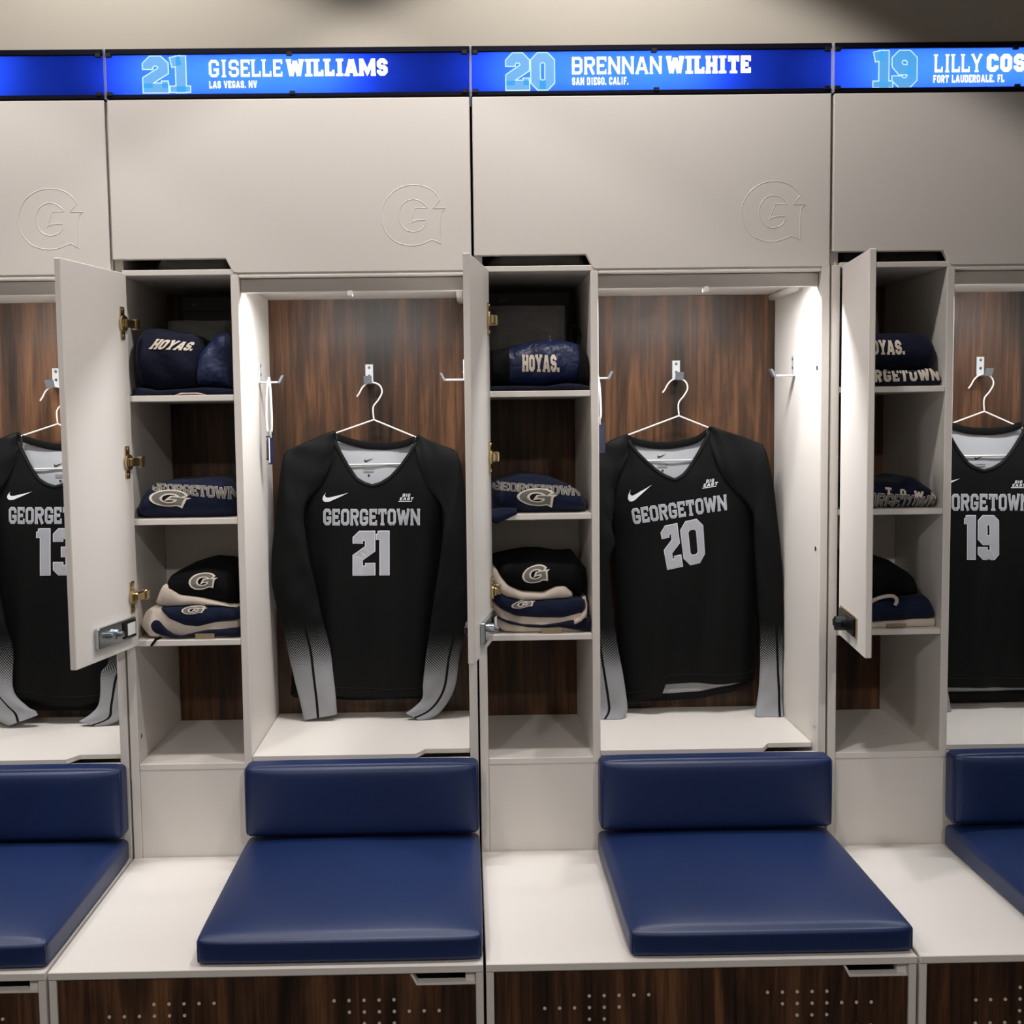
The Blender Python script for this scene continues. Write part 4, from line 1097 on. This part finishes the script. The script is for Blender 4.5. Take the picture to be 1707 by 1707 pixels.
    for k, (x, z) in enumerate(path):
        a = Vector(path[max(k - 1, 0)]); b_ = Vector(path[min(k + 1, len(path) - 1)])
        tn = (b_ - a).normalized(); nn = Vector((tn.y, -tn.x))     # outward from the opening
        for w_, dy in ((0.0, .002), (.0005, -.0030), (.0075, -.0034), (.0100, -.0006)):
            X, Z = x + nn.x * w_, z + nn.y * w_
            hit = tree.ray_cast(Vector((x + nn.x * .006, -1, z + nn.y * .006)), Vector((0, 1, 0)))[0]
            Y_ = hit.y if hit else .312
            V.append((X, Y_ + dy, Z))
    for k in range(len(path) - 1):
        for m in range(3): F.append([4 * k + m, 4 * k + m + 1, 4 * k + m + 5, 4 * k + m + 4])
    mk('neck_band', V, F, M['black'], t, smooth=True)
    # sleeves: flattened tubes from the raglan seam to the cuff
    for side in ('sl', 'sr'):
        secs = smoothcurve(d[side], 64)
        nn_ = 28
        mids = [Vector(((s[0] + s[2]) / 2, s[4], (s[1] + s[3]) / 2)) for s in secs]
        ln_ = [0.0]
        for a, b_ in zip(mids[::-1], mids[::-1][1:]): ln_.append(ln_[-1] + (b_ - a).length)
        ln_ = ln_[::-1]
        V, F, UV = [], [], []
        for j, s in enumerate(secs):
            L_, R_ = Vector((s[0], s[4], s[1])), Vector((s[2], s[4], s[3]))
            hw = (R_ - L_) / 2; c_ = mids[j]
            prog = j / 63
            th_ = .0105 if prog > .45 else .0030 + .0075 * prog / .45
            per = 2.1 * (hw.length * 2)
            for k in range(nn_ + 1):
                a = 2 * math.pi * k / nn_
                cs, sn = math.cos(a), math.sin(a)
                w_ = math.copysign(abs(cs) ** .8, cs)
                y_ = -math.copysign(abs(sn) ** .75, sn) * th_
                wr = (.0016 * math.sin(34 * ln_[j] + 3 * cs + i) + .0012 * math.sin(80 * ln_[j] - 5 * cs)) * (1 if sn > 0 else .3)
                V.append(c_ + hw * w_ + Vector((0, y_ + wr, 0)))
                UV.append(((1 - w_) / 2 * hw.length * 2 + (0 if sn >= 0 else .2), ln_[j]))
        for j in range(63):
            for k in range(nn_):
                q = [j * (nn_ + 1) + k, j * (nn_ + 1) + k + 1, (j + 1) * (nn_ + 1) + k + 1, (j + 1) * (nn_ + 1) + k]
                F.append(q[::-1])
        zmin = min(v[2] for v in V)
        lim = .2225 + H
        xlo, xhi = (i - 1) * P + .2655 + .003, (i - 1) * P + .7420 - .003
        V = [Vector((min(max(v[0], xlo), xhi), v[1], max(v[2], lim + .0008))) for v in V]
        so = mk('sleeve', V, F, M['sleeve_l'] if side == 'sl' else M['sleeve_r'], t, smooth=True, uv=UV)
        # raglan seam
        e = [((s[2], s[3]) if side == 'sl' else (s[0], s[1])) for s in secs[2:24]]
        V2 = []
        for (x, z) in e:
            hit = tree.ray_cast(Vector((x, -1, z)), Vector((0, 1, 0)))[0]
            if hit: V2.append((x, hit.y - .0012, z))
        if len(V2) > 4: tube('raglan_seam', V2, .0013, M['blackhem'], t, n=6)
    # printed marks
    def word(name, s, q, a, gap, off, mat, grow=0.0, serif=True, step=.10):
        V, F, w = text_vf(s, a, gap, grow, serif, step)
        return drape(name, V, F, on_quad(q), tree, mat, t, off, .29)
    word('wordmark_outline', 'GEORGETOWN', dec['word'], .082, .15, .0020, M['printedge'], .024)
    word('wordmark', 'GEORGETOWN', dec['word'], .082, .15, .0026, M['print'])
    word('number_outline', JN[i], dec['num'], .100, .085, .0020, M['printedge'], .016, False)
    word('number', JN[i], dec['num'], .100, .085, .0026, M['print'], 0, False)
    V, F = poly_vf(SWOOSH, (), 1)
    drape('chest_mark', V, F, on_quad(dec['swoosh']), tree, M['printedge'], t, .0024, .29)
    q = dec['big']
    def sub(q, a0, a1, b0, b1, sh=.12):
        m_ = on_quad(q)
        return [m_(a0 + sh * b1, b1), m_(a1 + sh * b1, b1), m_(a1 + sh * b0, b0), m_(a0 + sh * b0, b0)]
    word('conference_mark', 'BIG', sub(q, .18, .66, .58, 1.0), .10, .16, .0024, M['printedge'], 0, False)
    word('conference_mark', 'EAST', sub(q, .06, .92, .12, .52), .10, .16, .0024, M['printedge'], 0, False)
    V, F = strip([(0, 0), (.85, 0)], .05, .1)
    drape('conference_mark', [(u, v) for u, v in V], F, on_quad(q), tree, M['printedge'], t, .0024, .29)
    # marks printed inside the neck
    tl = bvh_of(ln)
    for j, (x, z) in enumerate(D['IN'][key]):
        if j == 0:
            qq = [(x - .0115, z + .006), (x + .0115, z + .006), (x + .0115, z - .004), (x - .0115, z - .004)]
            V, F = poly_vf(SWOOSH, (), 0); drape('neck_mark', V, F, on_quad(qq), tl, M['inkdark'], t, .0012, .33)
        elif j == 1:
            for dz, hw in ((.003, .014), (-.0015, .012), (-.004, .013)):
                V, F = strip([(0, .5), (1, .5)], .5, .2)
                drape('neck_print', V, F, on_quad([(x - hw, z + dz + .0006), (x + hw, z + dz + .0006), (x + hw, z + dz - .0006), (x - hw, z + dz - .0006)]), tl, M['hookend'], t, .0012, .33)
        else:
            V, F = poly_vf([(.5 + .5 * math.cos(k * .5236), .5 + .5 * math.sin(k * .5236)) for k in range(12)])
            drape('neck_dot', V, F, on_quad([(x - .003, z + .003), (x + .003, z + .003), (x + .003, z - .003), (x - .003, z - .003)]), tl, M['inkdark'], t, .0012, .33)
for i in range(4): make_jersey(i)

# ------------------------------------------------------------------ folded clothes and bags in the cubbies
def slab_vf(top, bot, y0, depth, rnd, nx=44, wr=.002, seed=0, ymax=.27, flat=0.0, crease=1.0):
    """soft folded layer seen from the front: outline between two curves, rounded front, running back into the cubby"""
    xa, xb = max(top[0][0], bot[0][0]), min(top[-1][0], bot[-1][0])
    V, F = [], []
    ns = 22
    for j in range(nx + 1):
        s = j / nx
        x = xa + (xb - xa) * s
        zt, zb = lerp_curve(top, x), lerp_curve(bot, x)
        # smooth the outline a little
        e_ = (xb - xa) / nx
        zt = (lerp_curve(top, x - e_) + zt * 2 + lerp_curve(top, x + e_)) / 4
        hh = max(zt - zb, .0008)
        end = min(1, min(s, 1 - s) * 9) ** .5
        for k in range(ns + 1):
            q = k / ns
            if q < .62:      # rounded front from the bottom edge up
                a = -math.pi / 2 + math.pi * q / .62
                zc = zb + hh / 2 * (1 + math.sin(a))
                yc = y0 + rnd * (1 - math.cos(a) ** .8 if math.cos(a) > 0 else 1) + (1 - end) * rnd
            else:
                u = (q - .62) / .38
                yc = y0 + rnd + (depth - rnd) * u
                zc = zt - flat * u
            w = wr * (math.sin(31 * x + 17 * zc + seed) * math.sin(44 * zc - 13 * x + seed * 2) + .5 * math.sin(90 * x + 60 * zc * crease + seed))
            un = math.floor(x / P) * P
            xx = min(max(x, un + .0215), un + .2480)
            for sh_ in (1.272, 1.008, .744, .481):      # rest on the shelf below
                if sh_ + H - .012 < zc < sh_ + H + .0004: zc = sh_ + H + .0004
            V.append((xx, min(yc + w, ymax), zc))
    for j in range(nx):
        for k in range(ns): F.append([j * (ns + 1) + k, j * (ns + 1) + k + 1, (j + 1) * (ns + 1) + k + 1, (j + 1) * (ns + 1) + k])
        F.append([j * (ns + 1) + ns, j * (ns + 1), (j + 1) * (ns + 1), (j + 1) * (ns + 1) + ns])
    for j in (0, nx): F.append([j * (ns + 1) + k for k in range(ns + 1)])
    return V, F

def layer(name, key, mat, parent, y0, depth=.2, rnd=.02, **k):
    top, bot = D['G'][key]
    v, f = slab_vf(top, bot, y0, depth, rnd, **k)
    return mk(name, v, f, mat, parent, smooth=True)

def garment(name, key, label, cat, y0=.05, group=None):
    top, bot = D['G'][key]
    x = (top[0][0] + top[-1][0]) / 2; z = min(p[1] for p in bot)
    return empty(name, (x, y0 + .1, z), label, cat, group)

def lettering(name, txt, qkey, target, parent, mat=None, a=.12, gap=.08, off=.0016, edge=None, serif=True, italic=0.0):
    q = D['T'][qkey]; tr = bvh_of(target); m_ = on_quad(q)
    mp = (lambda u, v: m_(u + italic * (v - .5), v)) if italic else m_
    if edge:
        V, F, w = text_vf(txt, a, gap, .03, serif, .12); drape(name + '_outline', V, F, mp, tr, edge, parent, off * .8, 0)
    V, F, w = text_vf(txt, a, gap, 0, serif, .12)
    drape(name, V, F, mp, tr, mat or M['letter'], parent, off * 1.3, 0)

def initial(name, qkey, target, parent, mat, edge=None, off=.0016):
    q = D['T'][qkey]; tr = bvh_of(target); m_ = on_quad(q)
    V, F = poly_vf(G_OUT, (G_IN,), 2)
    if edge:
        for loop in (G_OUT, G_IN):
            pts = loop + loop[:2]
            v, f = strip(pts, .035, .08); drape(name + '_outline', v, f, m_, tr, edge, parent, off * 1.6, 0)
    drape(name, V, F, m_, tr, mat, parent, off, 0)

def plastic_pack(key, label, y0, lean=.012, inner=True, name='plastic_bag', dark=False):
    top, bot = D['G'][key]
    t = garment(name, key, label, 'bag', y0)
    v, f = slab_vf(top, bot, y0, .035, .015, wr=.0035, seed=len(key) * 1.3 + y0 * 40)
    mk('film', v, f, M['film'], t, smooth=True)
    if inner:
        ti = [(x, z - .012) for x, z in top]; bi = [(x, z + .001) for x, z in bot]
        ti[0] = (ti[0][0] + .006, ti[0][1]); bi[0] = (bi[0][0] + .006, bi[0][1]); ti[-1] = (ti[-1][0] - .012, ti[-1][1]); bi[-1] = (bi[-1][0] - .012, bi[-1][1])
        v, f = slab_vf(ti, bi, y0 + .006, .024, .010, wr=.001, seed=3)
        mk('folded_content', v, f, M['box'] if dark else M['greycloth'], t, smooth=True)
    return t

def carton(x0, x1, y0, y1, z0, z1, label):
    t = empty('shoe_box', ((x0 + x1) / 2, (y0 + y1) / 2, z0), label, 'box')
    b_ = box('box_body', x0 + .002, x1 - .002, y0 + .002, y1 - .002, z0, z1 - .03, M['box'], t)
    l_ = box('box_lid', x0, x1, y0, y1, z1 - .034, z1, M['box'], t)
    tr = bvh_of(l_)
    V, F = poly_vf(SWOOSH)
    zc = z1 - .016; xc = x0 + .035
    mk('box_mark', [(xc - .011 + .022 * u, y0 - .0008, zc - .005 + .010 * v) for u, v in V], F, M['boxprint'], t)
    V, F, w = text_vf('AIR', .12, .1)
    return t

def sit_on(upper, *lowers):
    """lift the underside of a layer onto the layers below it"""
    top, bot = D['G'][upper]
    xa, xb = bot[0][0], bot[-1][0]
    new = []
    for k in range(25):
        x = xa + (xb - xa) * k / 24
        z = lerp_curve(bot, x)
        for lw in lowers:
            lt = D['G'][lw][0]
            if lt[0][0] <= x <= lt[-1][0]: z = max(z, lerp_curve(lt, x) + .0006)
        new.append((x, min(z, lerp_curve(top, x) - .001)))
    D['G'][upper] = (top, new)
for u_ in ('u1_bundle', 'u1_side'): sit_on(u_, 'u1_under')
sit_on('u2_bundle', 'u2_under')
for u_ in ('u1_black', 'u1_black_trim'): sit_on(u_, 'u1_navy_white', 'u1_navy')
for u_ in ('u2_black', 'u2_black_trim'): sit_on(u_, 'u2_navy', 'u2_navy_white')
sit_on('u3_black', 'u3_navy'); sit_on('u3_roll', 'u3_shirt')
# ---- second locker (jersey 21)
carton(.092, .238, .225, .275, 1.0085 + H, 1.238 + H, 'black shoe box standing at the back of the top cubby beside jersey twenty-one')
plastic_pack('u1_bag', 'clear plastic bag of grey cloth in front of the shoe box beside jersey twenty-one', .165)
t = garment('folded_jacket', 'u1_under', 'dark navy folded jacket lying flat under the rolled tops beside jersey twenty-one', 'jacket')
layer('fabric', 'u1_under', M['navydeep'], t, .012, .20, .006, seed=4)
t = garment('rolled_hoodie', 'u1_bundle', 'rolled navy hoodie with slanted cream lettering in the top cubby beside jersey twenty-one', 'hoodie')
a = layer('fabric', 'u1_bundle', M['navydeep'], t, .022, .13, .045, seed=1, wr=.005)
lettering('lettering', 'HOYAS.', 'u1_hoyas', a, t, a=.12, italic=.10)
t = garment('crumpled_jacket', 'u1_side', 'shiny crumpled navy jacket squeezed beside the rolled hoodie next to jersey twenty-one', 'jacket')
layer('fabric', 'u1_side', M['navysatin'], t, .018, .12, .035, seed=8, wr=.008)
t = empty('shoe_insole', (.155, .02, 1.0085 + H), 'cream and red brown sliver of a shoe sole under the navy roll beside jersey twenty-one', 'shoe')
v, f = slab_vf([(.122, 1.009 + H), (.135, 1.0135 + H), (.17, 1.0135 + H), (.187, 1.0095 + H)], [(.122, 1.0085 + H), (.187, 1.0085 + H)], .006, .01, .003, wr=0)
mk('sole_edge', v, f, M['cream'], t, smooth=True)
v, f = slab_vf([(.128, 1.0088 + H), (.14, 1.0112 + H), (.17, 1.0112 + H), (.184, 1.0088 + H)], [(.128, 1.0085 + H), (.184, 1.0085 + H)], .0045, .006, .002, wr=0)
mk('sole_tread', v, f, M['redsole'], t, smooth=True)

t = garment('folded_tee', 'u1_tee', 'folded navy t-shirt with grey block letters on the middle shelf beside jersey twenty-one', 'shirt')
a = layer('fabric', 'u1_tee', M['navy'], t, .012, .19, .05, seed=2, wr=.0025)
lettering('lettering', 'GEORGETOWN', 'u1_teeword', a, t, M['greyapp'], a=.085, gap=.09, edge=M['letter'])
initial('initial', 'u1_teeG', a, t, M['greyapp'], M['letter'])

t = garment('navy_shorts', 'u1_navy_white', 'folded navy shorts with cream trim at the bottom of the pile beside jersey twenty-one', 'shorts')
layer('cream_side', 'u1_navy_white', M['cream'], t, .016, .20, .018, seed=5)
a = layer('navy_panel', 'u1_navy', M['navy'], t, .008, .19, .016, seed=6)
layer('navy_panel', 'u1_navy_low', M['navydeep'], t, .010, .19, .010, seed=7)
initial('initial', 'u1_navyG', a, t, M['greyapp'], M['letter'])
box('size_tag', .150, .191, .004, .006, .4825 + H, .4935 + H, M['tan'], t, bev=.0003)
t = garment('black_shorts', 'u1_black', 'folded black shorts with grey initial on top of the pile beside jersey twenty-one', 'shorts')
layer('cream_trim', 'u1_black_trim', M['cream'], t, .016, .19, .014, seed=9)
a = layer('fabric', 'u1_black', M['blackcot'], t, .018, .20, .055, seed=10, wr=.0015)
initial('initial', 'u1_blackG', a, t, M['greyapp'], M['letter'])
t = empty('drawcord_tip', (.06, .0, .4695 + H), 'small black drawcord tip hanging over the shelf edge beside jersey twenty-one', 'cord')
tube('cord', [(.070, .02, .4838 + H), (.066, .0, .4838 + H), (.062, -.0025, .478 + H), (.056, -.003, .470 + H)], .0028, M['blackcot'], t, n=8)

# ---- third locker (jersey 20)
carton(.800, .985, .215, .275, 1.0085 + H, 1.238 + H, 'black shoe box standing at the back of the top cubby beside jersey twenty')
plastic_pack('u2_bag', 'clear plastic bag with dark top band standing behind the rolled bag beside jersey twenty', .155)
t = garment('folded_jacket', 'u2_under', 'dark navy folded jacket lying flat under the drawstring roll beside jersey twenty', 'jacket')
layer('fabric', 'u2_under', M['navydeep'], t, .012, .20, .006, seed=14)
t = garment('rolled_backpack', 'u2_bundle', 'rolled black and navy bag with upright cream lettering and loop beside jersey twenty', 'bag')
a = layer('navy_panel', 'u2_bundle', M['navysatin'], t, .020, .13, .045, seed=11, wr=.0025)
top, bot = D['G']['u2_bundle']
cutx = .842
tb = [p for p in top if p[0] < cutx] + [(cutx, lerp_curve(top, cutx))]
bb = [p for p in bot if p[0] < cutx] + [(cutx, lerp_curve(bot, cutx))]
v, f = slab_vf([(x, z + .002) for x, z in tb], bb, .016, .13, .045, wr=.001, seed=12)
mk('black_end', v, f, M['blackcot'], t, smooth=True)
tb = [(.985, lerp_curve(top, .985) + .002), (.992, lerp_curve(top, .992) + .003)] + [(x, z + .002) for x, z in top if x > .992]
v, f = slab_vf(tb, [(.985, 1.012 + H), (top[-1][0], 1.013 + H)], .018, .13, .04, wr=.001, seed=13)
mk('black_end', v, f, M['blackcot'], t, smooth=True)
lettering('lettering', 'HOYAS.', 'u2_hoyas', a, t, a=.125)
lp = [(.984 + .0105 * math.cos(th), .075, 1.129 + .0195 * math.sin(th) + H) for th in [k * math.pi / 12 for k in range(-4, 17)]]
tube('loop', lp, .0035, M['blackcot'], t, n=8)

t = garment('folded_tee', 'u2_tee', 'folded navy t-shirt with one corner hanging over the shelf beside jersey twenty', 'shirt')
a = layer('fabric', 'u2_tee', M['navy'], t, .012, .19, .05, seed=15, wr=.003)
lettering('lettering', 'GEORGETOWN', 'u2_teeword', a, t, M['greyapp'], a=.085, gap=.09, edge=M['letter'])
initial('initial', 'u2_teeG', a, t, M['greyapp'], M['letter'])
V, F = [], []
pts = [(.785, .754), (.80, .756), (.82, .758), (.85, .756)]
low = [(.785, .742), (.797, .726), (.806, .7235), (.85, .7445)]
for j in range(13):
    s = j / 12; xx = .785 + .065 * s
    zt = lerp_curve(pts, xx); zb = lerp_curve(low, xx)
    for k in range(7):
        u = k / 6; V.append((xx, -.0015 - .006 * math.sin(u * math.pi) + (.016 * (1 - u) if u < .4 else .006 * (1 - u)) * (1 - u), zt + (zb - zt) * u + H))
for j in range(12):
    for k in range(6): F.append([j * 7 + k, j * 7 + k + 1, (j + 1) * 7 + k + 1, (j + 1) * 7 + k])
c_ = mk('hanging_corner', V, F, M['navy'], t, smooth=True)
m_ = c_.modifiers.new('thickness', 'SOLIDIFY'); m_.thickness = .002

t = garment('navy_shorts', 'u2_navy_white', 'folded navy shorts with cream trim at the bottom of the pile beside jersey twenty', 'shorts')
layer('cream_side', 'u2_navy_white', M['cream'], t, .018, .20, .018, seed=16)
a = layer('navy_panel', 'u2_navy', M['navy'], t, .009, .19, .014, seed=17)
layer('navy_panel', 'u2_navy_low', M['navydeep'], t, .011, .19, .008, seed=18)
layer('cream_ribbon', 'u2_ribbon', M['cream'], t, .006, .04, .006, seed=19, wr=.0005)
initial('initial', 'u2_navyG', a, t, M['greyapp'], M['letter'])
box('size_tag', .901, .945, .006, .008, .4825 + H, .4925 + H, M['tan'], t, bev=.0003)
t = garment('black_shorts', 'u2_black', 'folded black shorts with grey initial on top of the pile beside jersey twenty', 'shorts')
layer('cream_trim', 'u2_black_trim', M['cream'], t, .016, .19, .012, seed=20)
a = layer('fabric', 'u2_black', M['blackcot'], t, .020, .20, .055, seed=21, wr=.0015)
initial('initial', 'u2_blackG', a, t, M['greyapp'], M['letter'])

# ---- fourth locker (jersey 19)
plastic_pack('u3_bag', 'clear plastic bag behind the rolled top in the cubby beside jersey nineteen', .155)
t = garment('folded_shirt', 'u3_shirt', 'folded dark navy shirt with large cream letters under the roll beside jersey nineteen', 'shirt')
a = layer('fabric', 'u3_shirt', M['navydeep'], t, .012, .20, .012, seed=24)
lettering('lettering', 'GEORGETOWN', 'u3_word', a, t, a=.12, gap=.12, serif=False)
t = garment('rolled_hoodie', 'u3_roll', 'rolled navy hoodie with cream lettering in the top cubby beside jersey nineteen', 'hoodie')
a = layer('fabric', 'u3_roll', M['navydeep'], t, .024, .12, .04, seed=23)
lettering('lettering', 'HOYAS.', 'u3_hoyas', a, t, a=.12)
t = garment('folded_tee', 'u3_tee', 'folded navy t-shirt with letters along its front fold beside jersey nineteen', 'shirt')
a = layer('fabric', 'u3_tee', M['navydeep'], t, .012, .19, .045, seed=25, wr=.003)
lettering('lettering', 'GEORGETOWN', 'u3_teeword', a, t, M['greyapp'], a=.085, gap=.09, edge=M['letter'])
lettering('small_lettering', 'TOWN', 'u3_teesmall', a, t, M['letter'], a=.12, gap=.9)
t = garment('navy_shorts', 'u3_navy', 'folded navy shorts with cream base at the bottom of the pile beside jersey nineteen', 'shorts')
layer('cream_side', 'u3_white', M['cream'], t, .016, .20, .008, seed=26)
layer('navy_panel', 'u3_navy', M['navy'], t, .014, .20, .03, seed=27)
box('size_tag', 1.658, 1.699, .008, .0105, .4835 + H, .4915 + H, M['tan'], t, bev=.0003)
t = garment('black_shorts', 'u3_black', 'folded plain black shorts with cream drawcord on top of the pile beside jersey nineteen', 'shorts')
layer('fabric', 'u3_black', M['blackcot'], t, .020, .20, .06, seed=28)
rb = smoothcurve([(1.612, .02, .530 + H), (1.632, .012, .545 + H), (1.652, .008, .552 + H), (1.670, .007, .552 + H), (1.678, .008, .543 + H), (1.674, .010, .532 + H)], 20)
tube('drawcord', rb, .0042, M['cream'], t, n=8)

# ---- things in the upper compartments, seen through the finger notches
for (i, x0, x1, lab) in ((1, .085, .245, 'small dark bundle in a crinkled clear bag above the cubbies beside jersey twenty-one'),
                         (2, .035, .243, 'black gear in a crinkled clear bag above the cubbies beside jersey twenty')):
    ox = (i - 1) * P
    t = empty('stored_bag', (ox + (x0 + x1) / 2, .1, 1.2725 + H), lab, 'bag')
    top = [(ox + x0, 1.290 + H), (ox + x0 + .02, 1.302 + H), (ox + (x0 + x1) / 2, 1.318 + H), (ox + x1 - .01, 1.315 + H), (ox + x1, 1.30 + H)]
    bot = [(ox + x0, 1.2725 + H), (ox + x1, 1.2725 + H)]
    v, f = slab_vf([(x, z - .003) for x, z in top], [(bot[0][0] + .008, bot[0][1] + .001), (bot[1][0] - .004, bot[1][1] + .001)], .046, .20, .02, wr=.002, seed=i)
    mk('content', v, f, M['box'], t, smooth=True)
    v, f = slab_vf(top, bot, .036, .22, .016, wr=.006, seed=i * 3.3, crease=2.0)
    mk('film', v, f, M['film'], t, smooth=True)
ox = 2 * P
t = empty('gear_case', (ox + .14, .12, 1.2725 + H), 'black gear case stored above the cubbies beside jersey nineteen', 'case')
box('case_body', ox + .03, ox + .245, .03, .28, 1.2725 + H, 1.36 + H, M['box'], t, bev=.006)
box('case_strap', ox + .09, ox + .115, .027, .0295, 1.274 + H, 1.34 + H, M['blackcot'], t, bev=.0004)

# ------------------------------------------------------------------ lanyards with badges on the side hooks
def lanyard(x, y, ztop, zstrap, badges, label):
    t = empty('lanyard', (x, y, zstrap), label, 'lanyard')
    for s in (-1, 1):
        path = smoothcurve([(x, y, ztop), (x + .004 * s, y - .010, ztop - .03), (x + .006 * s, y - .014, ztop - .09), (x + .004 * s, y - .012 + .003 * s, zstrap)], 16)
        tube('strap', path, .0026, M['strap'], t, n=6)
    for (dx, dy, w, h_, rot) in badges:
        c, s_ = math.cos(rot), math.sin(rot)
        def xf(p): return Vector((x + dx + p[0] * c, y + dy + p[0] * s_ + p[1], zstrap + p[2]))
        bd = box('badge', -w / 2, w / 2, -.0008, .0008, -h_ - .008, -.008, M['badge'], t, bev=.0003, xf=xf)
        box('badge_stripe', -w / 2 + .002, -w / 2 + .006, -.0013, -.0009, -h_ - .004, -.012, M['strap'], bd, bev=0, xf=xf)
        v, f = tube_vf([xf((0.0, 0, -.012)), xf((0, -.001, 0)), xf((0, 0, .004))], .0022, 8)
        mk('badge_clip', v, f, M['hookmetal'], bd)
lanyard(.2890, .2200, 1.0520 + H, .925 + H, ((-.004, -.012, .020, .056, 1.25), (.003, -.016, .020, .066, 1.05)), 'white lanyard with two narrow navy badges hooked left of jersey twenty-one')
lanyard(1.0490, .2200, 1.0500 + H, .945 + H, ((.004, -.010, .032, .070, .6),), 'white lanyard with one wide navy badge hooked left of jersey twenty')
